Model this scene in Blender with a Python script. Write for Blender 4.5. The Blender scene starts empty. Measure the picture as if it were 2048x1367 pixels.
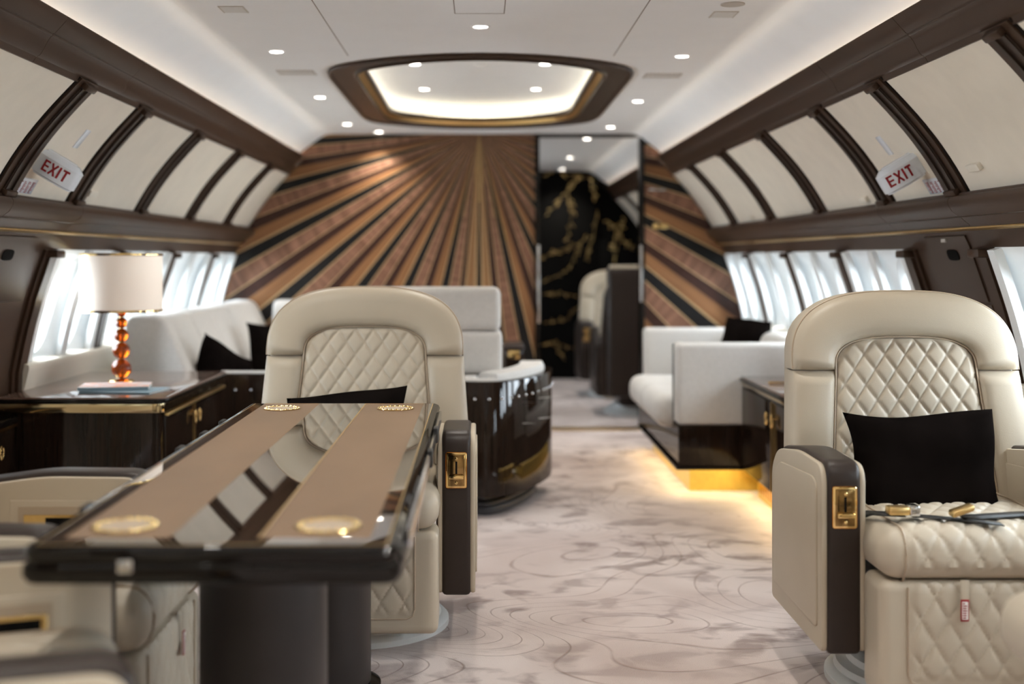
import bpy, bmesh, math, random
from mathutils import Vector, Matrix
random.seed(7)
S = bpy.context.scene
COL = S.collection
PI = math.pi

# ------------------------------------------------------------------ camera
H = 1.2
FPX = 2450.0
cam = bpy.data.cameras.new('camera'); camo = bpy.data.objects.new('camera', cam); COL.objects.link(camo)
camo.location = (0, 0, H); camo.rotation_euler = (math.radians(90), 0, 0)
cam.sensor_width = 36.0; cam.lens = FPX / 2048 * 36
cam.shift_x = (1024 - 961) / 2048; cam.shift_y = -(683.5 - 518) / 2048
cam.clip_start = 0.05; cam.clip_end = 60
cam.dof.use_dof = True; cam.dof.focus_distance = 3.75; cam.dof.aperture_fstop = 1.35
cam.dof.aperture_blades = 9
S.camera = camo

# ------------------------------------------------------------------ world
w = bpy.data.worlds.new('world'); S.world = w; w.use_nodes = True
bg = w.node_tree.nodes['Background']
bg.inputs[0].default_value = (0.80, 0.91, 1.0, 1); bg.inputs[1].default_value = 19.0

# ------------------------------------------------------------------ view
S.view_settings.view_transform = 'Standard'; S.view_settings.look = 'None'
S.view_settings.exposure = 0.30; S.view_settings.gamma = 1.0
S.view_settings.use_curve_mapping = False
S.cycles.max_bounces = 10; S.cycles.diffuse_bounces = 6; S.cycles.glossy_bounces = 5
S.cycles.transparent_max_bounces = 12; S.cycles.sample_clamp_indirect = 6.0
S.cycles.caustics_reflective = False; S.cycles.caustics_refractive = False

def area_light(name, loc, rot, sx, sy, power, col):
    l = bpy.data.lights.new(name, 'AREA'); l.shape = 'RECTANGLE'; l.size = sx; l.size_y = sy
    l.energy = power; l.color = col
    o = bpy.data.objects.new(name, l); COL.objects.link(o); o.location = loc; o.rotation_euler = rot
    return o
WARM = (1.0, 0.83, 0.62)
LEDW = (1.0, 0.88, 0.69)
# cove LED strips hidden behind the two valances, lighting the sloped ceiling
for sg in (-1, 1):
    for y0, y1 in ((-1.1, 2.1), (2.1, 5.3), (5.3, 8.6), (8.75, 12.2)):
        area_light('cove_led', (sg * 1.352, (y0 + y1) / 2, 1.884), (0, math.radians(180 + sg * 30), 0), 0.04, y1 - y0, 9.0 * (y1 - y0), LEDW)
for sg in (-1, 1):   # sky portals in front of each window bay (they steer sampling, they emit nothing)
    for a, b in ((-.8, .2), (.2, 1.2), (1.2, 2.2), (2.2, 3.2), (3.2, 4.2), (4.93, 5.88), (5.88, 6.87), (6.87, 7.87), (7.87, 8.66), (8.72, 9.45), (9.45, 10.45), (10.45, 11.45)):
        po = area_light('sky_portal', (sg * 2.0, (a + b) / 2, 1.0), (0, math.radians(90 * sg), 0), .5, b - a, 1, (1, 1, 1)); po.data.cycles.is_portal = True

# ------------------------------------------------------------------ materials
def M(name, col, rough=0.5, metal=0.0, spec=0.5, coat=0.0, coat_r=0.05, var=0.0, vscale=6.0, bump=0.0, bscale=200.0,
      stretch=(1, 1, 1), emit=None, estr=0.0, trans=0.0, ior=1.45, sheen=0.0, col2=None):
    m = bpy.data.materials.new(name); m.use_nodes = True
    nt = m.node_tree; b = nt.nodes['Principled BSDF']
    b.inputs['Base Color'].default_value = (*col, 1); b.inputs['Roughness'].default_value = rough
    b.inputs['Metallic'].default_value = metal; b.inputs['Specular IOR Level'].default_value = spec
    b.inputs['Coat Weight'].default_value = coat; b.inputs['Coat Roughness'].default_value = coat_r
    b.inputs['Transmission Weight'].default_value = trans; b.inputs['IOR'].default_value = ior
    b.inputs['Sheen Weight'].default_value = sheen
    if emit: b.inputs['Emission Color'].default_value = (*emit, 1); b.inputs['Emission Strength'].default_value = estr
    tc = nt.nodes.new('ShaderNodeTexCoord'); mp = nt.nodes.new('ShaderNodeMapping')
    mp.inputs['Scale'].default_value = stretch
    nt.links.new(tc.outputs['Object'], mp.inputs[0])
    if var or col2:
        n = nt.nodes.new('ShaderNodeTexNoise'); n.inputs['Scale'].default_value = vscale; n.inputs['Detail'].default_value = 5
        nt.links.new(mp.outputs[0], n.inputs['Vector'])
        mx = nt.nodes.new('ShaderNodeMix'); mx.data_type = 'RGBA'
        c2 = col2 if col2 else tuple(c * (1 - var) for c in col)
        c1 = col if col2 else tuple(min(1, c * (1 + var)) for c in col)
        mx.inputs[6].default_value = (*c1, 1); mx.inputs[7].default_value = (*c2, 1)
        mr = nt.nodes.new('ShaderNodeMapRange'); mr.inputs[1].default_value = 0.3; mr.inputs[2].default_value = 0.7
        nt.links.new(n.outputs['Fac'], mr.inputs[0]); nt.links.new(mr.outputs[0], mx.inputs[0])
        nt.links.new(mx.outputs[2], b.inputs['Base Color'])
    if bump:
        n2 = nt.nodes.new('ShaderNodeTexNoise'); n2.inputs['Scale'].default_value = bscale; n2.inputs['Detail'].default_value = 2
        nt.links.new(tc.outputs['Object'], n2.inputs['Vector'])
        bp = nt.nodes.new('ShaderNodeBump'); bp.inputs['Strength'].default_value = bump; bp.inputs['Distance'].default_value = 0.002
        nt.links.new(n2.outputs['Fac'], bp.inputs['Height']); nt.links.new(bp.outputs[0], b.inputs['Normal'])
    return m

LEATHER = M('cream_leather', (0.455, 0.385, 0.292), 0.42, spec=0.4, var=0.03, vscale=5, bump=0.15, bscale=500)
LEATHER_Q = M('quilted_leather', (0.49, 0.42, 0.325), 0.42, spec=0.4, bump=0.1, bscale=500)
PIPING = M('piping', (0.42, 0.33, 0.24), 0.5)
BROWN_L = M('brown_leather', (0.030, 0.021, 0.017), 0.36, spec=0.3, var=0.08, bump=0.2, bscale=450)
BROWN = M('brown_panel', (0.047, 0.026, 0.016), 0.38, spec=0.22, var=0.10, vscale=14, stretch=(1, .25, 1), bump=0.08)
BROWN_D = M('dark_brown_trim', (0.030, 0.018, 0.012), 0.38, spec=0.3, var=0.08)
CREAM_P = M('cream_wall_panel', (0.74, 0.665, 0.56), 0.75, spec=0.25, var=0.035, vscale=9, bump=0.2, bscale=160)
CEIL = M('ceiling_white', (0.90, 0.91, 0.92), 0.6, spec=0.25, var=0.012, bump=0.06, bscale=90)
WHITE = M('white_window_panel', (0.80, 0.81, 0.80), 0.5, spec=0.3, var=0.01)
LEDGE = M('cream_ledge', (0.72, 0.66, 0.56), 0.5)
GOLD = M('gold', (0.84, 0.60, 0.26), 0.12, metal=1.0, var=0.04)
PLG = M('gold_plinth_metal', (0.80, 0.60, 0.15), 0.28, metal=1.0, var=0.06, vscale=40)
BAND = M('dark_gold_mirror', (0.58, 0.46, 0.27), 0.06, metal=1.0, var=.03)
GOLD_B = M('gold_brushed', (0.85, 0.60, 0.26), 0.3, metal=1.0, var=0.08, vscale=40)
CHROME = M('chrome', (0.75, 0.76, 0.78), 0.12, metal=1.0, var=0.03)
LACQ = M('dark_lacquered_wood', (0.008, 0.0055, 0.004), 0.3, spec=0.0, coat=.55, coat_r=0.03, col2=(0.020, 0.011, 0.007), vscale=30, stretch=(4, 4, .15))
LACQ_E = M('black_lacquer_edge', (0.006, 0.0045, 0.0035), 0.25, spec=0.0, coat=.55, coat_r=0.03, var=.1)
TABLE = M('tan_leather_inlay', (0.20, 0.127, 0.077), 0.45, spec=0.25, var=0.14, vscale=5, stretch=(1, .35, 1), bump=.08, bscale=300)
MIRL = M('mirror_lacquer', (0.022, 0.014, 0.010), 0.02, spec=1.0, coat=1.0, coat_r=0.01, ior=2.1, var=.1)
CABTOP = M('brown_veneer_top', (0.15, 0.088, 0.064), 0.4, spec=.1, coat=1.0, coat_r=0.04, var=0.22, vscale=9, stretch=(.4, 1, 1))
BLACK_V = M('black_velvet', (0.006, 0.0045, 0.004), 1.0, spec=0.0, var=0.3, vscale=12)
FABRIC = M('offwhite_fabric', (0.57, 0.545, 0.515), 0.85, spec=0.2, var=0.04, vscale=60, bump=0.35, bscale=260)
PLINTH = M('grey_plinth', (0.055, 0.052, 0.055), 0.4, var=.05)
BASEW = M('offwhite_plastic', (0.66, 0.66, 0.64), 0.4, var=.02)
PED = M('pedestal_leather', (0.030, 0.024, 0.022), 0.42, spec=.3, var=0.06, bump=.1)
DARK = M('dark_screen', (0.004, 0.004, 0.004), 0.25, spec=.1, var=.05)
MATB = M('black_panel_finish', (0.005, 0.0045, 0.004), 0.8, spec=0.05, var=.1)
SEAM_D = M('dark_shadow_gap', (0.012, 0.008, 0.006), 0.8, spec=.1, var=.05)
BUMPER = M('black_rubber', (0.012, 0.011, 0.01), 0.5, var=.05)
SIGNW = M('sign_white', (0.74, 0.77, 0.82), 0.25, coat=.5, var=.01)
RED = M('sign_red', (0.28, 0.010, 0.015), 0.5, var=.02)
AMBER = M('amber_glass', (0.50, 0.085, 0.006), 0.02, trans=0.80, ior=1.5, var=0.03)
SHADE = M('lamp_shade_fabric', (0.82, 0.74, 0.66), 0.8, emit=(1.0, 0.84, 0.70), estr=0.22, var=0.02, bump=.1)
LIT = M('downlight_lens', (1, 1, 1), 0.4, emit=(1.0, 0.93, 0.82), estr=14.0)
LEDM = M('led_strip', (1, 1, 1), 0.4, emit=(1.0, 0.86, 0.62), estr=6.0)
LEDY = M('led_strip_warm', (1, 1, 1), 0.4, emit=(1.0, 0.66, 0.22), estr=10.0)
VENT = M('vent_grille', (0.50, 0.46, 0.41), 0.6, var=.03)
SEAM = M('seam_shadow_gap', (0.16, 0.12, 0.09), 0.8, var=.05)
BOOKA = M('magazine_cover', (0.70, 0.74, 0.78), 0.35, col2=(0.78, 0.30, 0.16), vscale=42)
BOOKB = M('magazine_blue', (0.25, 0.36, 0.43), 0.35, var=.1)
PAPER = M('paper_edge', (0.75, 0.74, 0.70), 0.8, var=.05)
W_BLACK = M('veneer_black', (0.010, 0.009, 0.009), 0.4, spec=.15, coat=.25, coat_r=.15, var=.2, vscale=30)
W_GLOW = M('apex_glow_paint', (0.42, 0.27, 0.10), 0.42, metal=.45, var=.25, vscale=25)  # colour of the reflected glow painted on the sunburst apex
W_DARK = M('veneer_dark', (0.042, 0.018, 0.013), 0.4, spec=.15, coat=.25, coat_r=.15, var=.2, vscale=30)

def veneer(name, c1, c2, cross):
    """polar grain around the sunburst centre"""
    m = bpy.data.materials.new(name); m.use_nodes = True; nt = m.node_tree; b = nt.nodes['Principled BSDF']
    b.inputs['Roughness'].default_value = 0.4; b.inputs['Coat Weight'].default_value = 0.25; b.inputs['Coat Roughness'].default_value = 0.15; b.inputs['Specular IOR Level'].default_value = .2
    tc = nt.nodes.new('ShaderNodeTexCoord'); sp = nt.nodes.new('ShaderNodeSeparateXYZ'); nt.links.new(tc.outputs['Object'], sp.inputs[0])
    at = nt.nodes.new('ShaderNodeMath'); at.operation = 'ARCTAN2'; nt.links.new(sp.outputs[0], at.inputs[0]); nt.links.new(sp.outputs[2], at.inputs[1])
    ln = nt.nodes.new('ShaderNodeVectorMath'); ln.operation = 'LENGTH'; nt.links.new(tc.outputs['Object'], ln.inputs[0])
    cb = nt.nodes.new('ShaderNodeCombineXYZ')
    k1 = nt.nodes.new('ShaderNodeMath'); k1.operation = 'MULTIPLY'; k1.inputs[1].default_value = 4.0 if cross else 90.0
    k2 = nt.nodes.new('ShaderNodeMath'); k2.operation = 'MULTIPLY'; k2.inputs[1].default_value = 26.0 if cross else 1.5
    nt.links.new(at.outputs[0], k1.inputs[0]); nt.links.new(ln.outputs['Value'], k2.inputs[0])
    nt.links.new(k1.outputs[0], cb.inputs[0]); nt.links.new(k2.outputs[0], cb.inputs[1])
    n = nt.nodes.new('ShaderNodeTexNoise'); n.inputs['Scale'].default_value = 1.0; n.inputs['Detail'].default_value = 4
    nt.links.new(cb.outputs[0], n.inputs['Vector'])
    mr = nt.nodes.new('ShaderNodeMapRange'); mr.inputs[1].default_value = .33; mr.inputs[2].default_value = .67
    nt.links.new(n.outputs['Fac'], mr.inputs[0])
    mx = nt.nodes.new('ShaderNodeMix'); mx.data_type = 'RGBA'; mx.inputs[6].default_value = (*c1, 1); mx.inputs[7].default_value = (*c2, 1)
    nt.links.new(mr.outputs[0], mx.inputs[0]); nt.links.new(mx.outputs[2], b.inputs['Base Color'])
    return m
W_ORANGE = veneer('veneer_orange', (0.28, 0.135, 0.058), (0.18, 0.080, 0.032), False)
W_PINK = veneer('veneer_pink', (0.27, 0.135, 0.085), (0.14, 0.066, 0.040), True)
W_PALE = M('brass_inlay', (0.50, 0.33, 0.17), 0.35, metal=.4, var=.05)

def carpet_mat():
    m = bpy.data.materials.new('carpet'); m.use_nodes = True; nt = m.node_tree; b = nt.nodes['Principled BSDF']
    b.inputs['Roughness'].default_value = 0.95; b.inputs['Specular IOR Level'].default_value = 0.1; b.inputs['Sheen Weight'].default_value = 0.25
    tc = nt.nodes.new('ShaderNodeTexCoord'); L = nt.links
    def noise(scale, detail, stretch=(1, 1, 1), dist=0.0):
        mp = nt.nodes.new('ShaderNodeMapping'); mp.inputs['Scale'].default_value = stretch; L.new(tc.outputs['Object'], mp.inputs[0])
        n = nt.nodes.new('ShaderNodeTexNoise'); n.inputs['Scale'].default_value = scale; n.inputs['Detail'].default_value = detail
        n.inputs['Distortion'].default_value = dist; L.new(mp.outputs[0], n.inputs['Vector']); return n
    def rng(src, a, bb, c=0.0, d=1.0):
        r = nt.nodes.new('ShaderNodeMapRange'); r.inputs[1].default_value = a; r.inputs[2].default_value = bb; r.inputs[3].default_value = c; r.inputs[4].default_value = d
        L.new(src, r.inputs[0]); return r.outputs[0]
    def mix(f, a, bb, mode='MIX'):
        x = nt.nodes.new('ShaderNodeMix'); x.data_type = 'RGBA'; x.blend_type = mode
        if isinstance(a, tuple): x.inputs[6].default_value = (*a, 1)
        else: L.new(a, x.inputs[6])
        if isinstance(bb, tuple): x.inputs[7].default_value = (*bb, 1)
        else: L.new(bb, x.inputs[7])
        L.new(f, x.inputs[0]); return x.outputs[2]
    big = noise(1.6, 3, (1, 1, 1), .6); patch = noise(5.5, 4, (1, 1.35, 1), 0.5); fine = noise(260, 2); region = noise(1.1, 1)
    c = mix(rng(big.outputs['Fac'], .35, .65), (0.60, 0.51, 0.475), (0.43, 0.34, 0.305))
    pm = nt.nodes.new('ShaderNodeMath'); pm.operation = 'MULTIPLY'
    L.new(rng(patch.outputs['Fac'], .50, .63), pm.inputs[0]); L.new(rng(region.outputs['Fac'], .35, .6, .15, .75), pm.inputs[1])
    c = mix(pm.outputs[0], c, (0.15, 0.092, 0.078))
    # carved contour lines
    f = noise(0.85, 0.0, (1, 1.15, 1), 0.5)
    k = nt.nodes.new('ShaderNodeMath'); k.operation = 'MULTIPLY'; k.inputs[1].default_value = 34; L.new(f.outputs['Fac'], k.inputs[0])
    fr = nt.nodes.new('ShaderNodeMath'); fr.operation = 'PINGPONG'; fr.inputs[1].default_value = 0.5; L.new(k.outputs[0], fr.inputs[0])
    line = rng(fr.outputs[0], 0.0, 0.05, 1.0, 0.0)
    wob = rng(noise(9, 1).outputs['Fac'], .3, .55, .15, .6)
    lm = nt.nodes.new('ShaderNodeMath'); lm.operation = 'MULTIPLY'; L.new(line, lm.inputs[0]); L.new(wob, lm.inputs[1])
    c = mix(lm.outputs[0], c, (0.17, 0.10, 0.075))
    L.new(c, b.inputs['Base Color'])
    bp = nt.nodes.new('ShaderNodeBump'); bp.inputs['Strength'].default_value = .5; bp.inputs['Distance'].default_value = .004
    sm = nt.nodes.new('ShaderNodeMath'); sm.operation = 'MULTIPLY_ADD'; sm.inputs[1].default_value = -1.6
    L.new(line, sm.inputs[0]); L.new(fine.outputs['Fac'], sm.inputs[2]); L.new(sm.outputs[0], bp.inputs['Height']); L.new(bp.outputs[0], b.inputs['Normal'])
    return m
CARPET = carpet_mat()

def pane_mat():
    m = bpy.data.materials.new('window_pane'); m.use_nodes = True; nt = m.node_tree
    for n in list(nt.nodes):
        if n.type != 'OUTPUT_MATERIAL': nt.nodes.remove(n)
    out = [n for n in nt.nodes][0]
    t = nt.nodes.new('ShaderNodeBsdfTransparent'); g = nt.nodes.new('ShaderNodeBsdfGlossy'); g.inputs['Roughness'].default_value = 0.05
    fr = nt.nodes.new('ShaderNodeFresnel'); fr.inputs[0].default_value = 1.3
    x = nt.nodes.new('ShaderNodeMixShader'); nt.links.new(fr.outputs[0], x.inputs[0]); nt.links.new(t.outputs[0], x.inputs[1]); nt.links.new(g.outputs[0], x.inputs[2])
    nt.links.new(x.outputs[0], out.inputs[0]); return m
PANE = pane_mat()
def translucent_mat(name, col, fac):
    m = bpy.data.materials.new(name); m.use_nodes = True; nt = m.node_tree; b = nt.nodes['Principled BSDF']
    b.inputs['Base Color'].default_value = (*col, 1); b.inputs['Roughness'].default_value = .5; b.inputs['Specular IOR Level'].default_value = .3
    out = [n for n in nt.nodes if n.type == 'OUTPUT_MATERIAL'][0]
    t = nt.nodes.new('ShaderNodeBsdfTranslucent'); n = nt.nodes.new('ShaderNodeTexNoise'); n.inputs['Scale'].default_value = 3
    mr = nt.nodes.new('ShaderNodeMix'); mr.data_type = 'RGBA'; mr.inputs[6].default_value = (*col, 1); mr.inputs[7].default_value = (*[c * .96 for c in col], 1)
    nt.links.new(n.outputs['Fac'], mr.inputs[0]); nt.links.new(mr.outputs[2], t.inputs[0])
    x = nt.nodes.new('ShaderNodeMixShader'); x.inputs[0].default_value = fac
    nt.links.new(b.outputs[0], x.inputs[1]); nt.links.new(t.outputs[0], x.inputs[2]); nt.links.new(x.outputs[0], out.inputs[0]); return m
BAYW = translucent_mat('translucent_window_panel', (0.84, 0.86, 0.86), .016)

# ------------------------------------------------------------------ helpers
def obj(name, bm, mat, parent=None, smooth=True, label=None, sharp=40):
    bmesh.ops.recalc_face_normals(bm, faces=bm.faces)
    me = bpy.data.meshes.new(name); bm.to_mesh(me); bm.free()
    mats = mat if isinstance(mat, (list, tuple)) else [mat]
    for m in mats: me.materials.append(m)
    if smooth:
        for p in me.polygons: p.use_smooth = True
        try: me.set_sharp_from_angle(angle=math.radians(sharp))
        except Exception: pass
    o = bpy.data.objects.new(name, me); COL.objects.link(o)
    if parent: o.parent = parent
    if label: o['label'] = label
    return o
def tag(o, label, cat, group=None):
    o['label'] = label; o['category'] = cat
    if group: o['group'] = group
    return o
def thing(name, label, cat, loc=(0, 0, 0), rz=0.0, group=None):
    o = bpy.data.objects.new(name, None); COL.objects.link(o); o.location = loc; o.rotation_euler = (0, 0, rz); o.empty_display_size = .1
    return tag(o, label, cat, group)
def struct(o): o['kind'] = 'structure'; return o
def copy_tree(o, parent=None):
    c = o.copy(); COL.objects.link(c)
    if parent: c.parent = parent
    for ch in list(o.children): copy_tree(ch, c)
    return c

def quad_face(bm, vs):
    try: return bm.faces.new(vs)
    except ValueError: return None
def add_box(bm, x0, x1, y0, y1, z0, z1, bev=0.0, seg=2, mi=0):
    r = bmesh.ops.create_cube(bm, size=1.0)
    vs = r['verts']
    for v in vs:
        v.co = Vector(((x0 + x1) / 2 + v.co.x * (x1 - x0), (y0 + y1) / 2 + v.co.y * (y1 - y0), (z0 + z1) / 2 + v.co.z * (z1 - z0)))
    fs = set(f for v in vs for f in v.link_faces)
    for f in fs: f.material_index = mi
    if bev > 0:
        es = list(set(e for v in vs for e in v.link_edges))
        bmesh.ops.bevel(bm, geom=es, offset=bev, segments=seg, affect='EDGES', profile=0.5)
    return bm
def box(*a, **k): return add_box(bmesh.new(), *a, **k)
def add_prism(bm, poly, a, b, axis='X', bev=0.0, seg=3, mi=0):
    """poly in the two other axes (order Y,Z for X; X,Z for Y; X,Y for Z)"""
    def P(p, t):
        return {'X': (t, p[0], p[1]), 'Y': (p[0], t, p[1]), 'Z': (p[0], p[1], t)}[axis]
    A = [bm.verts.new(P(p, a)) for p in poly]; B = [bm.verts.new(P(p, b)) for p in poly]
    n = len(poly); fs = [bm.faces.new(A), bm.faces.new(list(reversed(B)))]
    cap_edges = list(fs[0].edges) + list(fs[1].edges)
    for i in range(n): fs.append(bm.faces.new((A[i], B[i], B[(i + 1) % n], A[(i + 1) % n])))
    for f in fs: f.material_index = mi
    bmesh.ops.recalc_face_normals(bm, faces=fs)
    if bev > 0: bmesh.ops.bevel(bm, geom=cap_edges, offset=bev, segments=seg, affect='EDGES', profile=0.5)
    return bm
def prism(*a, **k): return add_prism(bmesh.new(), *a, **k)
def round_poly(pts, rad, n=5):
    """round the corners of a polygon; rad number or list"""
    out = []; N = len(pts)
    for i, p in enumerate(pts):
        r = rad[i] if isinstance(rad, (list, tuple)) else rad
        a = Vector(pts[i - 1]); c = Vector(pts[(i + 1) % N]); p = Vector(p)
        if r <= 0: out.append(tuple(p)); continue
        d1 = (a - p); d2 = (c - p); r = min(r, d1.length * .49, d2.length * .49)
        s = p + d1.normalized() * r; e = p + d2.normalized() * r
        for k in range(n + 1):
            t = k / n; out.append(tuple(s * (1 - t) ** 2 + p * 2 * t * (1 - t) + e * t * t))
    return out
def add_lathe(bm, prof, n=32, c=(0, 0, 0), sx=1.0, sy=1.0, mi=0):
    rows = []
    for r, z in prof:
        rows.append([bm.verts.new((c[0] + sx * r * math.cos(2 * PI * i / n), c[1] + sy * r * math.sin(2 * PI * i / n), c[2] + z)) for i in range(n)])
    for a, b in zip(rows, rows[1:]):
        for i in range(n):
            f = bm.faces.new((a[i], a[(i + 1) % n], b[(i + 1) % n], b[i])); f.material_index = mi
    if prof[0][0] > 1e-6: bm.faces.new(list(reversed(rows[0]))).material_index = mi
    if prof[-1][0] > 1e-6: bm.faces.new(rows[-1]).material_index = mi
    bmesh.ops.remove_doubles(bm, verts=[v for r in rows for v in r], dist=1e-6)
    return bm
def lathe(*a, **k): return add_lathe(bmesh.new(), *a, **k)
def add_tube(bm, pts, r, n=6, closed=False):
    pts = [Vector(p) for p in pts]; rows = []; N = len(pts); up = Vector((0.123, 0.31, 0.94)).normalized()
    for i, p in enumerate(pts):
        a = pts[i - 1] if (i > 0 or closed) else p; b = pts[(i + 1) % N] if (i < N - 1 or closed) else p
        t = (b - a).normalized(); u = t.cross(up)
        if u.length < 1e-4: u = t.cross(Vector((1, 0, 0)))
        u.normalize(); v = t.cross(u)
        rows.append([bm.verts.new(p + (u * math.cos(2 * PI * k / n) + v * math.sin(2 * PI * k / n)) * r) for k in range(n)])
    rr = list(zip(rows, rows[1:])) + ([(rows[-1], rows[0])] if closed else [])
    for a, b in rr:
        for k in range(n): quad_face(bm, (a[k], a[(k + 1) % n], b[(k + 1) % n], b[k]))
    if not closed: bm.faces.new(rows[0]); bm.faces.new(rows[-1])
    return bm
def tube(*a, **k): return add_tube(bmesh.new(), *a, **k)
def axis_samples(h, r, n, k=4):
    """sample positions -h..h with k arc samples at each rounded end"""
    arc = [-(h - r) - r * math.sin((PI / 2) * (1 - i / k)) * 1.0 for i in range(k)]
    mid = [-(h - r) + 2 * (h - r) * i / n for i in range(n + 1)]
    return arc + mid + [-a for a in reversed(arc)]
def add_soft(bm, c, size, r, n=(8, 8, 4), disp=None, xf=None, k=4, mi=0):
    """rounded box with dense faces; disp(p,n) -> displacement along the normal; xf maps the finished local point"""
    hx, hy, hz = [s / 2 for s in size]; r = min(r, hx * .98, hy * .98, hz * .98)
    S3 = [axis_samples(h, r, m, k) for h, m in zip((hx, hy, hz), n)]
    cache = {}
    def V(x, y, z):
        key = (round(x, 6), round(y, 6), round(z, 6))
        if key in cache: return cache[key]
        p = Vector((x, y, z)); q = Vector((max(-hx + r, min(hx - r, x)), max(-hy + r, min(hy - r, y)), max(-hz + r, min(hz - r, z))))
        d = p - q; nn = d.normalized() if d.length > 1e-9 else Vector((0, 0, 1))
        pos = q + nn * r
        if disp: pos = pos + nn * disp(pos, nn)
        if xf: pos = xf(pos)
        cache[key] = bm.verts.new(pos + Vector(c)); return cache[key]
    for ax in range(3):
        a, b = [i for i in range(3) if i != ax]
        for sgn in (-1, 1):
            h = (hx, hy, hz)[ax] * sgn
            for i in range(len(S3[a]) - 1):
                for j in range(len(S3[b]) - 1):
                    q = []
                    for (u, v) in ((i, j), (i + 1, j), (i + 1, j + 1), (i, j + 1)):
                        co = [0, 0, 0]; co[ax] = h; co[a] = S3[a][u]; co[b] = S3[b][v]; q.append(V(*co))
                    if len(set(q)) >= 3:
                        f = quad_face(bm, list(dict.fromkeys(q)))
                        if f: f.material_index = mi
    return bm
def soft(*a, **k): return add_soft(bmesh.new(), *a, **k)
def quilt(x, z, a=.063, b=.09, depth=.0055):
    u = x / a + z / b; v = x / a - z / b
    du = abs(u - round(u)); dv = abs(v - round(v)); wd = .085
    depth *= .8; return -depth * max(math.exp(-(du / wd) ** 2), math.exp(-(dv / wd) ** 2)) + depth * 1.3 * math.sqrt(max(0, math.sin(PI * (u % 1)) * math.sin(PI * (v % 1)))) * .6
def px(x, y, d):
    """point at distance d along the cabin that the photo shows at pixel x, y"""
    return Vector(((x - 961) * d / FPX, d, H - (y - 518) * d / FPX))

# ------------------------------------------------------------------ cabin section
Y0, YB, YE = -1.3, 8.65, 12.3
WT = [(0, 1.79), (.3, 1.86), (.5, 1.88), (.75, 1.868), (.9, 1.838), (1.05, 1.797), (1.24, 1.732), (1.33, 1.69), (1.42, 1.64), (1.62, 1.512), (1.81, 1.345), (1.95, 1.2)]
def wallx(z):
    for (a, xa), (b, xb) in zip(WT, WT[1:]):
        if z <= b:
            return xa + (xb - xa) * (z - a) / (b - a)
    return WT[-1][1]
UP = []
for i in range(13):   # the upper panel curve
    t = i / 12; z = 1.40 + t * .43
    th = math.radians(21.0 + t * 17.6)
    UP.append(((1 - t) * 1.655 + t * 1.325 + .030 * math.sin(PI * t), z))
def sheet(bm, path, ya, yb, sg, off=0.0, ny=1, mi=0):
    """sheet along a (x,z) path mirrored by sg, moved inward by off"""
    rows = []
    for k, (x, z) in enumerate(path):
        rows.append([bm.verts.new((sg * (x - off), ya + (yb - ya) * i / ny, z - off * .35)) for i in range(ny + 1)])
    for a, b in zip(rows, rows[1:]):
        for i in range(ny): bm.faces.new((a[i], a[i + 1], b[i + 1], b[i])).material_index = mi
def strip(bm, path, ya, yb, sg, t0, t1, mi=0):
    """closed solid strip that follows a path, between inward offsets t0 and t1"""
    P = [Vector(p) for p in path]; A, B = [], []
    for i, p in enumerate(P):
        d = (P[min(i + 1, len(P) - 1)] - P[max(i - 1, 0)]).normalized(); nrm = Vector((-d.y, d.x))
        if nrm.x > 0: nrm = -nrm
        A.append(p + nrm * t0); B.append(p + nrm * t1)
    ring = A + list(reversed(B))
    add_prism(bm, [(sg * q.x, q.y) for q in ring], ya, yb, 'Y', mi=mi)
LOW = [(wallx(z), z) for z in (.0, .15, .3, .4, .5, .6, .7, .75, .82, .9, .98, 1.05, 1.12, 1.18, 1.24)]
RIBS = [-.8, .2, 1.2, 2.2, 3.2, 4.2, 4.93, 5.88, 6.87, 7.87]
RIBC = [9.45, 10.45, 11.45]
BAYC = [(8.72, 9.45), (9.45, 10.45), (10.45, 11.45)]
BAYS = [(-.8, .2), (.2, 1.2), (1.2, 2.2), (2.2, 3.2), (3.2, 4.2), (4.93, 5.88), (5.88, 6.87), (6.87, 7.87), (7.87, 8.66)] + BAYC

def hole_panel(bm, xf, y0, y1, z0, z1, cy, cz, ry, rz, n=2.7, rings=4, depth=.05, seg=40, mi=0):
    """rectangular panel with a rounded hole, dished towards the hole; xf(y,z,depth)"""
    ang = sorted(set([2 * PI * i / seg for i in range(seg)] + [math.atan2((zz - cz), (yy - cy)) % (2 * PI) for yy in (y0, y1) for zz in (z0, z1)]))
    R = []
    for k in range(rings + 1):
        t = k / rings; row = []
        for a in ang:
            c, s = math.cos(a), math.sin(a)
            sc = (abs(c / ry) ** n + abs(s / rz) ** n) ** (-1 / n); ph = Vector((cy + c * sc, cz + s * sc))
            tt = min([((y1 - cy) / c if c > 1e-9 else (y0 - cy) / c if c < -1e-9 else 1e9), ((z1 - cz) / s if s > 1e-9 else (z0 - cz) / s if s < -1e-9 else 1e9)])
            pb = Vector((cy + c * tt, cz + s * tt)); p = pb.lerp(ph, t); dd = depth * (t * t * (3 - 2 * t))
            row.append(bm.verts.new(xf(p.x, p.y, dd)))
        R.append(row)
    m = len(ang)
    for a, b in zip(R, R[1:]):
        for i in range(m): bm.faces.new((a[i], a[(i + 1) % m], b[(i + 1) % m], b[i])).material_index = mi
    return [v.co.copy() for v in R[-1]]

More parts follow.
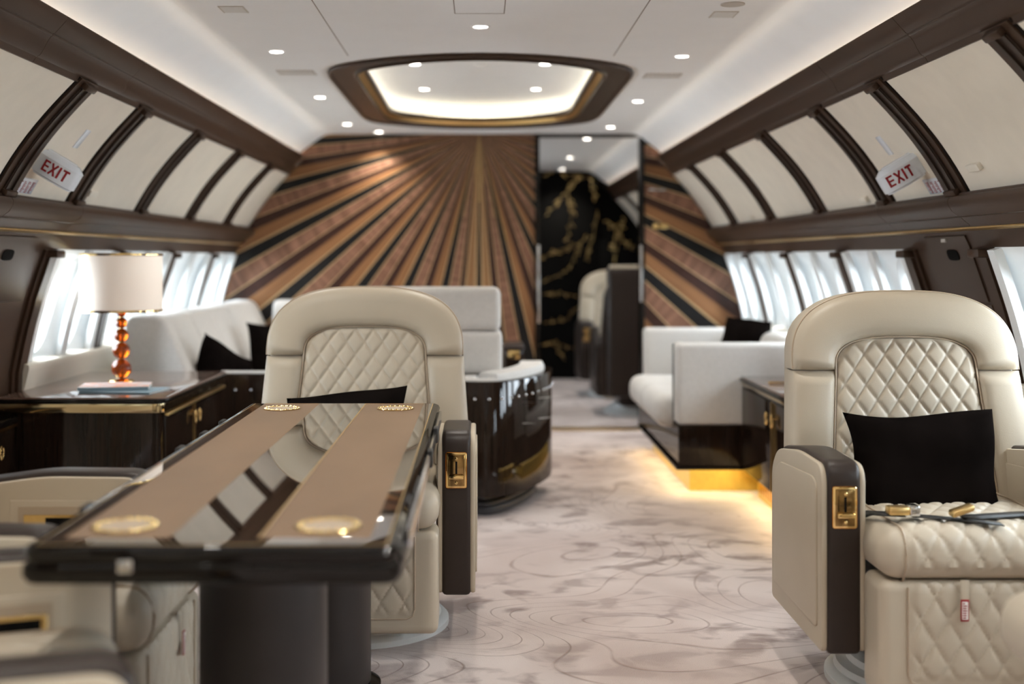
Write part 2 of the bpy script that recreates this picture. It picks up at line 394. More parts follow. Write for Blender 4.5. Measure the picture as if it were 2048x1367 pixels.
wn = 0
for sg, side in ((-1, 'left'), (1, 'right')):
    # brown lower wall shell (solid bays, friezes) is the wall object; panels are its children
    bm = bmesh.new()
    segs = [(Y0, -.8), (4.2, 4.93), (8.66, 8.72), (11.45, YE)]
    for a, b in segs: strip(bm, LOW, a, b, sg, -.06, 0.0)
    fr = [(wallx(z), z) for z in (1.24, 1.28, 1.33, 1.37, 1.41)]
    strip(bm, fr, Y0, YE, sg, -.05, 0.0)
    wall = struct(obj('wall_' + side, bm, BROWN))
    # cream upper panels
    up_y = [Y0] + RIBS + [YB]
    for a, b in list(zip(up_y, up_y[1:])) + [(YB, 9.45), (9.45, 10.45), (10.45, 11.45), (11.45, YE)]:
        bm = bmesh.new(); strip(bm, UP, a, b, sg, -.03, 0.0); obj('upper_panel', bm, CREAM_P, wall)
    bm = bmesh.new(); strip(bm, [(1.36, 1.835), (1.43, 1.85), (1.44, 1.95)], Y0, YE, sg, -.02, 0); obj('cove_back', bm, CREAM_P, wall)
    # white window bays
    for a, b in BAYS:
        bm = bmesh.new()
        xf = lambda y, z, d: (sg * (wallx(z) + d), y, z)
        mid = (a + b) / 2; wh = []; nn_ = 2 if b - a > .75 else 1
        for (p, q) in (((a, mid), (mid, b)) if nn_ == 2 else ((a, b),)):
            cy = (max(p, a + .08) + min(q, b - .08)) / 2; hw = min(.15, (min(q, b - .08) - max(p, a + .08)) / 2 - .03)
            wh.append((cy, hw, hole_panel(bm, xf, p, q, .76, 1.24, cy, 1.005, hw, .205, depth=.05)))
        obj('window_bay_panel', bm, BAYW, wall)
        wp = [(wallx(z), z) for z in (.78, .86, .94, 1.02, 1.10, 1.17, 1.238)]
        for p, q, th_ in ((mid - .036, mid + .036, .020), (b - .122, b - .068, .026), (a + .072, a + .115, .014)):
            if nn_ == 1 and p < mid < q: continue
            bm = bmesh.new(); strip(bm, wp, p, q, sg, -.004, th_); obj('pleat', bm, BAYW, wall)
        # ledge and dado
        bm = bmesh.new(); prof = [(wallx(.78) + .05, .785), (wallx(.78) - .045, .775), (wallx(.76) - .05, .755), (wallx(.6) - .035, .66), (wallx(.4) - .02, .4), (wallx(0.02) - .01, .02), (wallx(0.02) + .05, .02), (wallx(.5) + .06, .5)]
        add_prism(bm, [(sg * x, z) for x, z in round_poly(prof, [0, .012, .012, .01, 0, 0, 0, 0])], a, b, 'Y'); obj('window_ledge', bm, LEDGE, wall)
        for cy, hw, ring in wh:
            wn += 1
            bm = bmesh.new(); n = len(ring); cen = Vector((sum(v.x for v in ring) / n, cy, 1.0))
            r0 = [bm.verts.new(v) for v in ring]
            r1 = [bm.verts.new(Vector((v.x + sg * .05, cy + (v.y - cy) * .93, 1.0 + (v.z - 1.0) * .93))) for v in ring]
            r2 = [bm.verts.new(Vector((v.x + sg * .05, cy + (v.y - cy) * 1.2, 1.0 + (v.z - 1.0) * 1.2))) for v in ring]
            for p_, q_ in ((r0, r1), (r1, r2)):
                for i in range(n): bm.faces.new((p_[i], p_[(i + 1) % n], q_[(i + 1) % n], q_[i]))
            wo = struct(obj('window_%d' % wn, bm, WHITE))
            bm = bmesh.new(); f = [bm.verts.new(Vector((v.x + sg * .045, cy + (v.y - cy) * .94, 1.0 + (v.z - 1.0) * .94))) for v in ring]; bm.faces.new(f)
            obj('pane', bm, PANE, wo, smooth=False)

UPR = UP[:12] + [((UP[11][0] + UP[12][0]) / 2, (UP[11][1] + UP[12][1]) / 2)]
# ------------------------------------------------------------------ trims: valances, rails, ribs
tn = 0
def trim(bm, mat=BROWN, parts=()):
    global tn; tn += 1
    return struct(obj('trim_%d' % tn, bm, mat))
for sg in (-1, 1):
    val = [(1.245, 1.932), (1.258, 1.932), (1.275, 1.908), (1.335, 1.868), (1.405, 1.860), (1.42, 1.80), (1.352, 1.795), (1.342, 1.812), (1.333, 1.815), (1.327, 1.822), (1.318, 1.838), (1.308, 1.858), (1.298, 1.872), (1.292, 1.874), (1.292, 1.880), (1.286, 1.882), (1.246, 1.926)]
    for (a, b) in ((Y0, 2.2), (2.203, 3.7), (3.703, 4.55), (4.553, YB)):
        trim(prism([(sg * x, z) for x, z in val], a, b, 'Y'))
    trim(prism([(sg * x, z) for x, z in val], YB + .06, YE, 'Y'))
    rail = [(1.70, 1.425), (1.637, 1.428), (1.622, 1.424), (1.620, 1.416), (1.604, 1.412), (1.598, 1.400), (1.600, 1.385), (1.612, 1.365), (1.632, 1.350), (1.634, 1.345), (1.645, 1.343), (1.648, 1.338), (1.672, 1.318), (1.674, 1.312), (1.76, 1.30)]
    for (a, b) in ((Y0, 3.1), (3.103, 4.19), (4.193, 4.93), (4.933, YE)):
        trim(prism([(sg * x, z) for x, z in rail], a, b, 'Y'))
    gl = [(1.72, 1.306), (1.678, 1.311), (1.676, 1.305), (1.70, 1.299)]
    trim(prism([(sg * x, z) for x, z in gl], Y0, YE, 'Y'), GOLD_B)
    for y in RIBS + RIBC:
        bm = bmesh.new(); hw = .088
        strip(bm, UPR, y - hw, y + hw, sg, -.005, .010)
        r = trim(bm, BROWN)
        bm = bmesh.new(); strip(bm, UPR, y - hw - .012, y - hw, sg, -.005, .004); obj('shadow_gap', bm, SEAM_D, r)
        bm = bmesh.new(); strip(bm, UP[1:12], y - .046, y + .046, sg, .008, .016)
        obj('groove_strip', bm, BROWN_D, r)
        bm = bmesh.new(); strip(bm, UP[1:12], y + .012, y + .038, sg, .014, .023)
        obj('rail_bar', bm, BROWN_D, r)
        bm = bmesh.new(); strip(bm, UP[1:12], y - .040, y - .022, sg, .014, .020)
        obj('rail_bar', bm, BROWN_D, r)
        for k in (1, 11):
            x, z = UP[k]; b2 = box(-.014, .014, y - .05, y + .05, -.012, .012, bev=.006)
            d = (Vector(UP[k + 1]) - Vector(UP[k - 1])).normalized(); ang = math.atan2(d.x, d.y)
            for v in b2.verts:
                lx, lz = v.co.x, v.co.z
                X = x + lx * math.cos(ang) + lz * math.sin(ang) - .018; Z = z - lx * math.sin(ang) + lz * math.cos(ang) - .008
                v.co.x = sg * X; v.co.z = Z
            obj('end_cap', b2, BROWN, r)
    for y in RIBS[:10] + RIBC:
        bm = bmesh.new(); lo = [(wallx(z), z) for z in (.66, .75, .85, .95, 1.05, 1.15, 1.24)]
        strip(bm, lo, y - .072, y + .072, sg, -.01, .012)
        r = trim(bm, BROWN)
        bm = bmesh.new(); strip(bm, lo[:-1] + [(wallx(1.225), 1.225)], y - .04, y + .036, sg, .012, .026); obj('groove_strip', bm, BROWN, r)
        x = wallx(1.22); obj('end_cap', box(min(sg * (x - .055), sg * x), max(sg * (x - .055), sg * x), y - .05, y + .045, 1.205, 1.235, bev=.006), BROWN, r)

# exit hatch panels of the two door bays
for sg in (-1, 1):
    ya, yb = 4.25, 4.88
    path = [(wallx(z), z) for z in (1.05, 1.1, 1.15, 1.2, 1.25, 1.285)]
    bm = bmesh.new(); strip(bm, path, ya + .07, yb - .16, sg, -.004, .006)
    h = obj('exit_hatch_cover', bm, BROWN); tag(h, 'brown exit hatch cover with black oval grip on %s wall below exit sign' % ('lamp side' if sg < 0 else 'sofa side'), 'hatch cover', 'exit hatch covers')
    bm = bmesh.new(); z0 = 1.215
    hole = [(4.49 + .052 * math.copysign(abs(math.cos(a)) ** .6, math.cos(a)), z0 + .020 * math.copysign(abs(math.sin(a)) ** .6, math.sin(a))) for a in [2 * PI * i / 28 for i in range(28)]]
    A = [bm.verts.new((sg * (wallx(z) - .010), y, z)) for y, z in hole]; B = [bm.verts.new((sg * (wallx(z) + .006), y, z)) for y, z in hole]
    bm.faces.new(A); [bm.faces.new((A[i], A[(i + 1) % 28], B[(i + 1) % 28], B[i])) for i in range(28)]
    obj('grip_recess', bm, MATB, h)
    bm = bmesh.new()
    if sg > 0:
        add_prism(bm, [(4.50, 1.262), (4.54, 1.262), (4.54, 1.275), (4.50, 1.275)], sg * (wallx(1.27) - .012), sg * wallx(1.27), 'X'); obj('small_label', bm, VENT, h)
    bm = bmesh.new(); lowp = [(wallx(z), z) for z in (.7, .8, .9, 1.0, 1.04)]
    strip(bm, lowp, ya + .05, ya + .30, sg, -.004, .005); strip(bm, lowp, ya + .31, yb - .08, sg, -.004, .005)
    obj('lower_cover', bm, BROWN, h)

# ------------------------------------------------------------------ floor
bm = box(-1.95, 1.95, Y0 - .1, YE + .1, -.05, 0.0)
struct(obj('floor', bm, CARPET, smooth=False))
struct(obj('trim_90', box(.40, 1.14, 8.58, 8.74, 0.0, .006), GOLD_B))

# ------------------------------------------------------------------ ceiling
ZC = 2.083; CX = 1.055
OC = 6.715; ORX = .73; ORY = 1.475
QP = [(1, 0), (1, .15), (1, .3), (1, .45), (.998, .56), (.985, .65), (.955, .715), (.90, .77), (.82, .82), (.72, .865), (.60, .907), (.47, .943), (.33, .972), (.17, .993), (0, 1)]
OUT1 = QP + [(-x, y) for x, y in reversed(QP[:-1])] + [(-x, -y) for x, y in QP[1:]] + [(x, -y) for x, y in reversed(QP[1:-1])]
NO = len(OUT1)
def oval_ring(rx, ry): return [(x * rx, y * ry) for x, y in OUT1]
bm = bmesh.new()
outer = oval_ring(ORX - .01, ORY - .01); ya, yb = OC - 1.75, OC + 1.75
def brect(x, y):
    t = min(CX / abs(x) if abs(x) > 1e-9 else 1e9, 1.75 / abs(y) if abs(y) > 1e-9 else 1e9); return x * t, y * t
angs = sorted(set([round(2 * PI * i / NO, 9) for i in range(NO)]))
ring0 = [bm.verts.new((x, OC + y, ZC)) for x, y in outer]
ring1 = [bm.verts.new((brect(x, y)[0], OC + brect(x, y)[1], ZC)) for x, y in outer]
for i in range(NO):
    j = (i + 1) % NO; f = bm.faces.new((ring0[i], ring0[j], ring1[j], ring1[i]))
    p, q = ring1[i].co, ring1[j].co
    if abs(p.x - q.x) > 1e-6 and abs(p.y - q.y) > 1e-6:
        cxn = math.copysign(CX, p.x + q.x); cyn = OC + math.copysign(1.75, p.y + q.y - 2 * OC)
        v = bm.verts.new((cxn, cyn, ZC)); bm.faces.new((ring1[i], ring1[j], v))
def flat(bm, x0, x1, y0, y1, z): bm.faces.new([bm.verts.new(p) for p in ((x0, y0, z), (x1, y0, z), (x1, y1, z), (x0, y1, z))])
flat(bm, -CX, CX, Y0, ya, ZC); flat(bm, -CX, CX, yb, YE, ZC)
for sg in (-1, 1):
    pth = [(CX, ZC), (1.085, 2.080), (1.11, 2.070), (1.135, 2.054), (1.20, 2.006), (1.275, 1.950), (1.33, 1.925), (1.44, 1.915)]
    pth = [(CX, ZC)] + pth[1:]
    sheet(bm, pth, Y0, YE, sg, 0, 1)
ceil = struct(obj('ceiling', bm, CEIL, sharp=30))
# seams and access hatch lines of the ceiling
bm = bmesh.new()
for x in (-.575, .578): add_box(bm, x - .0015, x + .0015, Y0, 5.32, ZC - .0008, ZC + .001)
for x in (-.092, .085): add_box(bm, x - .0015, x + .0015, Y0, 4.405, ZC - .0008, ZC + .001)
add_box(bm, -.092, .085, 4.403, 4.406, ZC - .0008, ZC + .001)
obj('seam_line', bm, SEAM, ceil, smooth=False)
# oval recess: soffit ring, gold lip, dark lip, upper pan
rec = thing('oval_ceiling_recess', 'large oval brown and gold framed ceiling recess with lit cove', 'ceiling recess', (0, OC, ZC))
def ring_loft(secs, mat, name, parent):
    bm = bmesh.new(); rows = []
    for rx, ry, z in secs: rows.append([bm.verts.new((x, y, z)) for x, y in oval_ring(rx, ry)])
    for a, b in zip(rows, rows[1:]):
        for i in range(NO): bm.faces.new((a[i], a[(i + 1) % NO], b[(i + 1) % NO], b[i]))
    return obj(name, bm, mat, parent, sharp=25)
ring_loft([(.728, 1.473, .01), (.732, 1.477, -.010), (.722, 1.467, -.016), (.712, 1.457, -.014)], BROWN, 'outer_moulding', rec)
ring_loft([(.712, 1.457, -.014), (.708, 1.453, -.006), (.615, 1.36, -.002), (.612, 1.357, -.004)], BROWN, 'soffit', rec)
ring_loft([(.612, 1.357, -.004), (.606, 1.351, -.014), (.598, 1.343, -.014), (.594, 1.339, .002)], BROWN, 'inner_moulding', rec)
ring_loft([(.594, 1.339, .002), (.590, 1.335, -.004), (.568, 1.313, .022)], GOLD_B, 'gold_lip', rec)
ring_loft([(.568, 1.313, .022), (.560, 1.305, .016), (.552, 1.297, .022), (.552, 1.297, .045), (.60, 1.345, .05)], BROWN, 'inner_lip', rec)
ring_loft([(.60, 1.345, .05), (.66, 1.405, .05), (.665, 1.41, .09), (.63, 1.37, .135), (.52, 1.20, .145)], CEIL, 'cove_wall', rec)
bm = bmesh.new(); bm.faces.new([bm.verts.new((x, y, .145)) for x, y in oval_ring(.52, 1.20)]); obj('upper_pan', bm, CEIL, rec, smooth=False)
ring_loft([(.615, 1.358, .052), (.622, 1.366, .056), (.63, 1.374, .052)], LEDM, 'led_strip', rec)
# downlights
def downlight(x, y, z, r=.026, power=9, label='', size=.03, grp='round ceiling downlights'):
    t = thing('downlight', label, 'downlight', (x, y, z), 0, grp)
    obj('trim_ring', lathe([(r * 1.45, .001), (r * 1.45, -.0025), (r * 1.1, -.003), (r * 1.02, .002), (r * 1.02, .003)], 24), CEIL, t)
    obj('lens', lathe([(0.0001, -.002), (r, -.002), (r, .001)], 24), LIT, t)
    l = bpy.data.lights.new('downlight_beam', 'SPOT'); l.energy = power; l.color = (1, .96, .88); l.spot_size = math.radians(115); l.spot_blend = .8; l.shadow_soft_size = size
    lo = bpy.data.objects.new('downlight_beam', l); COL.objects.link(lo); lo.location = (0, 0, -.012); lo.parent = t
DL = [((0, 4.65), 'round downlight on centre line by the hatch seams'), ((-.868, 5.21), 'round downlight left of recess, nearest on lamp side'), ((.877, 5.33), 'round downlight right of recess, nearest on sofa side'),
      ((-.875, 6.68), 'round downlight beside recess middle on lamp side'), ((.88, 6.85), 'round downlight beside recess middle on sofa side'), ((-.873, 8.01), 'round downlight off the far lamp-side corner of recess'),
      ((.87, 8.19), 'round downlight off the far sofa-side corner of recess'), ((-.705, 8.50), 'round downlight close against the sunburst wall top'),
      ((.78, 8.98), 'round downlight just inside the passage beyond doorway'), ((.78, 10.66), 'round downlight halfway along the passage ceiling'), ((.80, 12.0), 'round downlight above the black and gold panel')]
for (x, y), lb in DL: downlight(x, y, ZC, power=27, label=lb)
for x, y in ((-.87, 3.6), (.87, 3.6), (-.87, 2.1), (.87, 2.1), (0, 3.0), (0, 1.2), (-.87, .6), (.87, .6), (-.87, -.7), (.87, -.7)):
    downlight(x, y, ZC, power=27, label='round downlight in cabin ceiling above the dining seats', grp='ceiling downlights above the seats')
for x, y, lb in ((-.345, 6.45, 'near lamp-side downlight inside the oval recess'), (.34, 6.45, 'near sofa-side downlight inside the oval recess'), (-.34, 7.4, 'far lamp-side downlight inside the oval recess'), (.335, 7.4, 'far sofa-side downlight inside the oval recess')):
    downlight(x, y, ZC + .144, r=.026, power=12, label=lb, grp='downlights inside oval recess')
t = tag(obj('smoke_detector', lathe([(.035, .002), (.035, -.006), (.022, -.018), (0.0001, -.02)], 24), CEIL), 'small round white detector in oval ceiling recess', 'detector'); t.location = (0.0, 6.45, ZC + .145)
def vent(x, y, w, d, lb):
    t = thing('air_vent', lb, 'vent', (x, y, ZC), 0, 'flush ceiling vents')
    obj('vent_plate', box(-w / 2, w / 2, -d / 2, d / 2, -.0025, .001), VENT, t, smooth=False)
    bm = bmesh.new()
    for k in range(5): yy = -d / 2 + d * (k + .5) / 5; add_box(bm, -w / 2 + .006, w / 2 - .006, yy - .002, yy + .002, -.0045, -.0025)
    obj('slat', bm, CEIL, t, smooth=False)
vent(-.873, 4.33, .09, .11, 'rectangular ceiling vent nearest camera on lamp side'); vent(.877, 4.42, .09, .11, 'rectangular ceiling vent beside round speaker')
vent(-.87, 5.80, .175, .14, 'wide ceiling vent by recess on lamp side'); vent(.875, 5.9, .175, .14, 'wide ceiling vent by recess on sofa side')
t = tag(obj('ceiling_speaker', lathe([(.042, .001), (.042, -.003), (.038, -.004), (.036, -.002), (0.0001, -.002)], 32), VENT), 'round flush grille in ceiling above right seat', 'speaker'); t.location = (.873, 4.24, ZC)

# ------------------------------------------------------------------ bulkhead with sunburst marquetry
CXZ = (-.010, 2.105)
def clip(poly, convex):
    out = poly
    for i in range(len(convex)):
        a, b = Vector(convex[i]), Vector(convex[(i + 1) % len(convex)]); e = b - a; inp = out; out = []
        if not inp: return []
        def side(p): return e.x * (p[1] - a.y) - e.y * (p[0] - a.x)
        for k in range(len(inp)):
            p, q = inp[k], inp[(k + 1) % len(inp)]; sp_, sq = side(p), side(q)
            if sp_ >= -1e-9: out.append(p)
            if (sp_ > 1e-9 and sq < -1e-9) or (sp_ < -1e-9 and sq > 1e-9):
                t = sp_ / (sp_ - sq); out.append((p[0] + (q[0] - p[0]) * t, p[1] + (q[1] - p[1]) * t))
    return out
edge = [(wallx(z), z) for z in (0, .15, .3, .5, .65, .8, .9, 1.0, 1.1, 1.2, 1.3, 1.42, 1.55, 1.68, 1.81, 1.9)] + [(1.27, 1.95), (1.10, 2.09)]
RGT = [(1.137, 0.0)] + edge[:-1] + [(1.137, 2.062)]            # counter-clockwise
LFT = [(.4025, 0.0), (.4025, 2.09)] + [(-x, z) for x, z in reversed(edge)]
bands = []; per = 12.35
for sgn in (-1, 1):
    for k in range(0, 9):
        a0 = k * per
        for f0, f1, mi in ((-1.35, 1.35, 0), (-1.65, -1.35, 4), (-5.1, -1.65, 2), (-5.35, -5.1, 4), (-7.75, -5.35, 3), (-per + 1.7, -7.75, 1), (-per + 1.35, -per + 1.7, 4)):
            # measured from this black ray back towards the vertical
            bands.append((sgn * (a0 + f0), sgn * (a0 + f1), mi)) if k > 0 else (bands.append((0, sgn * .9, 0)) if mi == 0 else None)
# the photo's order from a black ray towards the vertical is striped, pale line, dark, orange, pale line, black
bands += [(sgn_ * .9, sgn_ * 1.35, 4) for sgn_ in (-1, 1)]
fan = [(-4.9, .55), (-3.1, .3), (4.3, .55), (3.0, .3), (7.2, .3), (-7.2, .3)]
MATS = [W_BLACK, W_ORANGE, W_PINK, W_DARK, W_PALE, W_GLOW]
bm = bmesh.new(); 
for a0, a1, mi in bands:
    lo, hi = min(a0, a1), max(a0, a1)
    lo = max(lo, -93); hi = min(hi, 93)
    if hi - lo < .01: continue
    A = (5 * math.sin(math.radians(lo)) + CXZ[0], -5 * math.cos(math.radians(lo)) + CXZ[1]); B = (5 * math.sin(math.radians(hi)) + CXZ[0], -5 * math.cos(math.radians(hi)) + CXZ[1])
    tri = [CXZ, A, B]
    for reg in (LFT, RGT):
        area = sum(reg[i][0] * reg[(i + 1) % len(reg)][1] - reg[(i + 1) % len(reg)][0] * reg[i][1] for i in range(len(reg)))
        R = reg if area > 0 else list(reversed(reg))
        tr = tri if (tri[1][0]-tri[0][0])*(tri[2][1]-tri[0][1])-(tri[1][1]-tri[0][1])*(tri[2][0]-tri[0][0]) > 0 else list(reversed(tri)); pc = clip(R, tr)
        if len(pc) >= 3:
            vs = [bm.verts.new((p[0] - CXZ[0], -.002, p[1] - CXZ[1])) for p in pc]
            f = bm.faces.new(vs); f.material_index = mi
            if f.normal.y > 0: f.normal_flip()
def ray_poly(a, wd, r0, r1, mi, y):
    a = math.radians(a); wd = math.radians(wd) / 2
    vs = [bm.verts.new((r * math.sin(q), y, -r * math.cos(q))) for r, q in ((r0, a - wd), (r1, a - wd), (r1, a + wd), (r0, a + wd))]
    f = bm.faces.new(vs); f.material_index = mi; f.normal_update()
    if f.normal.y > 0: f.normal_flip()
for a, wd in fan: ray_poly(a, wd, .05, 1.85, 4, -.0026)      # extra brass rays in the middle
for a in (-14, -10.5, -7.5, -5.6, -4, -2.4, -.8, .8, 2.4, 4, 5.6, 7.5, 10.5, 14): ray_poly(a, .55 if abs(a) < 6 else .5, .022, {.8: .50, 2.4: .40, 4: .30, 5.6: .36, 7.5: .22, 10.5: .62, 14: .80}[abs(a)], 5, -.003)   # painted glow: gold rays imitate the yellow sheen at the apex
for reg in (LFT, RGT):     # body of the bulkhead
    add_prism(bm, [(x - CXZ[0], z - CXZ[1]) for x, z in reg], 0.0, .06, 'Y', mi=3)
add_prism(bm, [(.40 - CXZ[0], 2.062 - CXZ[1]), (1.14 - CXZ[0], 2.062 - CXZ[1]), (1.14 - CXZ[0], 2.09 - CXZ[1]), (.40 - CXZ[0], 2.09 - CXZ[1])], 0, .06, 'Y', mi=3)
me_ = bm; bm2 = bmesh.new()
me = bpy.data.meshes.new('wall_front'); bm.to_mesh(me); bm.free()
for m in MATS: me.materials.append(m)
bulk = bpy.data.objects.new('wall_front', me); COL.objects.link(bulk); bulk.location = (CXZ[0], YB, CXZ[1]); struct(bulk)
# doorway posts
bm = box(.385, .415, YB - .03, YB + .10, 0, 2.083, bev=.004); add_box(bm, 1.125, 1.155, YB - .03, YB + .10, 0, 2.062, bev=.004)
add_box(bm, .385, 1.155, YB - .01, YB + .08, 2.066, 2.083)
dr = struct(obj('door_1', bm, LACQ_E))
bm = box(.4, .418, YB - .034, YB - .03, .75, 1.30, bev=.001); add_box(bm, 1.122, 1.14, YB - .034, YB - .03, .9, 1.30, bev=.001); obj('edge_strip', bm, CHROME, dr)
t = thing('wall_latch', 'small gold latch on the sunburst wall beside doorway', 'latch', (1.27, YB - .004, 1.433))
obj('plate', box(-.055, .055, -.008, 0, -.018, .018, bev=.003), GOLD, t); obj('knob', box(.01, .05, -.022, -.006, -.012, .012, bev=.004), GOLD, t)
obj('keyhole', box(-.018, .0, -.011, -.006, -.007, .007, bev=.001), DARK, t)
t = thing('door_closer', 'dark glossy door closer strip high beside doorway', 'door closer', (1.245, YB - .004, 1.69))
obj('bar', box(-.06, .06, -.012, 0, -.006, .006, bev=.003), CHROME, t)

# end walls
bm = box(-2.0, 2.0, YE, YE + .05, -.05, 2.3); struct(obj('wall_end', bm, MATB))
bm = box(-2.0, 2.0, Y0 - .05, Y0, -.05, 2.3); struct(obj('wall_back', bm, CREAM_P))
pn = thing('decorative_panel', 'black lacquered panel with gold bamboo branches beyond the doorway', 'panel', (0, YE - .033, 0))
obj('board', box(.35, 1.175, 0, .03, .02, 2.05, bev=.003), MATB, pn)
obj('side_board', box(1.18, 1.60, .01, .03, .02, 1.4, bev=.003), MATB, pn)
bm = bmesh.new()
def leaf(x, z, ang, L, wd):
    c, s = math.cos(ang), math.sin(ang); pts = []
    for t, w_ in ((0, 0), (.25, .8), (.5, 1), (.8, .5), (1, 0), (.8, -.5), (.5, -1), (.25, -.8)):
        u, v = t * L, w_ * wd; pts.append((x + u * c - v * s, z + u * s + v * c))
    add_prism(bm, pts, -.002, .0005, 'Y')
def P2(a, b): v = px(a, b, YE - .03); return v.x, v.z
BR = [([(1160, 350), (1135, 385), (1090, 432)], 1.0, 26), ([(1135, 385), (1145, 420), (1135, 475)], 1.0, 26), ([(1085, 352), (1100, 346)], .8, 6), ([(1120, 346), (1180, 356), (1192, 395)], .8, 20),
      ([(1080, 518), (1110, 503), (1150, 490), (1190, 470)], .9, 24), ([(1195, 420), (1185, 480), (1170, 520)], .7, 20), ([(1165, 480), (1145, 520), (1140, 540)], .7, 14), ([(1085, 565), (1130, 543)], .7, 10),
      ([(1085, 588), (1120, 586), (1155, 592)], .7, 12), ([(1170, 600), (1130, 640), (1090, 645)], .7, 18), ([(1080, 690), (1110, 684), (1150, 697)], .8, 16), ([(1110, 690), (1130, 720)], .7, 8)]
for pts, k, cnt in BR:
    Q = [P2(*p) for p in pts]; add_tube(bm, [(a, -.002, b) for a, b in Q], .002, 4)
    for i in range(int(cnt * .8)):
        t = random.random() * (len(Q) - 1); j = int(t); f = t - j
        x = Q[j][0] * (1 - f) + Q[j + 1][0] * f; z = Q[j][1] * (1 - f) + Q[j + 1][1] * f
        d = math.atan2(Q[j + 1][1] - Q[j][1], Q[j + 1][0] - Q[j][0])
        leaf(x + random.uniform(-.015, .015), z + random.uniform(-.015, .015), d + random.choice((-1, 1)) * random.uniform(.25, .9), random.uniform(.03, .07) * k, random.uniform(.004, .008) * k)
obj('gold_branches', bm, GOLD_B, pn, smooth=False)
bm = bmesh.new()
for pts, k, cnt in [([(1250, 440), (1225, 490), (1230, 520)], .7, 18), ([(1215, 440), (1240, 470), (1265, 500)], .7, 16)]:
    Q = [P2(*p) for p in pts]
    for i in range(cnt):
        t = random.random() * (len(Q) - 1); j = int(t); f = t - j
        leaf(Q[j][0] * (1 - f) + Q[j + 1][0] * f, Q[j][1] * (1 - f) + Q[j + 1][1] * f, random.uniform(0, 6.28), .05, .007)
for v in bm.verts: v.co.y += .01
add_tube(bm, [(a, -.002, b) for a, b in [P2(*p) for p in [(1250, 440), (1225, 490), (1230, 520), (1240, 470), (1215, 440), (1240, 470), (1265, 500)]]], .003, 4)
obj('side_branches', bm, GOLD_B, pn, smooth=False)

# ------------------------------------------------------------------ exit signs, placards, strips, knobs
def exit_sign(sg):
    z = 1.552 if sg < 0 else 1.543; x = 1.566 if sg < 0 else 1.571; d = 4.36 if sg < 0 else 4.40
    t = thing('exit_sign', 'white lens shaped exit sign with red letters on %s upper wall' % ('left' if sg < 0 else 'right'), 'sign', (sg * x, d, z))
    th = math.radians(31)   # inward normal tips down
    # local: u along the inward normal, v across (up along the wall), w = y
    ux = Vector((-sg * math.cos(th), 0, -math.sin(th))); vx = Vector((-sg * math.sin(th), 0, math.cos(th))); wy = Vector((0, 1, 0))
    def T(u, v, w_): return ux * u + vx * v + wy * w_
    bm = bmesh.new()
    # lens plan in (u,w): flat nose, bulging sides that meet the wall
    plan = [(0, -.040), (.03, -.052), (.07, -.055), (.11, -.048), (.142, -.034), (.153, -.02), (.156, 0), (.153, .02), (.142, .034), (.11, .048), (.07, .055), (.03, .052), (0, .040)]
    L = [bm.verts.new((u, w_, -.044)) for u, w_ in plan]; Q = [bm.verts.new((u, w_, .030)) for u, w_ in plan]; U = [bm.verts.new((.01 + (u - .01) * .82, w_ * .45, .052)) for u, w_ in plan]; n = len(plan)
    f1 = bm.faces.new(L); f2 = bm.faces.new(list(reversed(U)))
    for A_, B_ in ((L, Q), (Q, U)):
        for i in range(n): bm.faces.new((A_[i], B_[i], B_[(i + 1) % n], A_[(i + 1) % n]))
    bmesh.ops.recalc_face_normals(bm, faces=bm.faces)
    bmesh.ops.bevel(bm, geom=list(f1.edges) + list(f2.edges), offset=.008, segments=3, affect='EDGES')
    for v in bm.verts: v.co = T(v.co.x, v.co.z, v.co.y)
    obj('housing', bm, SIGNW, t)
    bm = bmesh.new(); add_box(bm, -.006, .003, -.05, .05, -.045, .045, bev=.002)
    for v in bm.verts: v.co = T(v.co.x, v.co.z, v.co.y)
    obj('backplate', bm, CREAM_P, t)
    # lettering: built from bars on the side that faces the camera, reading along the horizontal
    bm = bmesh.new()
    def on(s, v):   # s runs left to right as read
        u = (s if sg < 0 else .150 - s)
        # follow the plan on the -w side
        pl = plan[:7]
        for (u0, w0), (u1, w1) in zip(pl, pl[1:]):
            if u <= u1: w_ = w0 + (w1 - w0) * (u - u0) / (u1 - u0 + 1e-9); break
        else: w_ = pl[-1][1]
        return T(u, v, w_ - .0012)
    def bar(s0, v0, s1, v1, th_=.0072):
        a = Vector((s0, v0)); b = Vector((s1, v1)); dd = (b - a).normalized(); nn = Vector((-dd.y, dd.x)) * th_ / 2
        N = 4
        for k in range(N):
            p = a.lerp(b, k / N); q = a.lerp(b, (k + 1) / N)
            bm.faces.new([bm.verts.new(on(*(p + nn))), bm.verts.new(on(*(q + nn))), bm.verts.new(on(*(q - nn))), bm.verts.new(on(*(p - nn)))])
    h = .023; s = .034 if sg < 0 else .010; g = .0085; K = .86
    hh = h - .002
    bar(s + .004, -hh, s + .004, hh); [bar(s + .004, q, s + .022, q, .0068) for q in (-hh + .0037, 0, hh - .0037)]
    s2 = s + .030; bar(s2, -hh, s2 + .021, hh); bar(s2, hh, s2 + .021, -hh)
    s3 = s2 + .032; bar(s3, -hh, s3, hh)
    s4 = s3 + .010; bar(s4, hh - .0037, s4 + .023, hh - .0037, .0075); bar(s4 + .0115, -hh, s4 + .0115, hh)
    o = obj('lettering', bm, RED, t, smooth=False); o['label'] = 'red EXIT lettering'
    m = o.modifiers.new('thick', 'SOLIDIFY'); m.thickness = .0008
for sg in (-1, 1): exit_sign(sg)
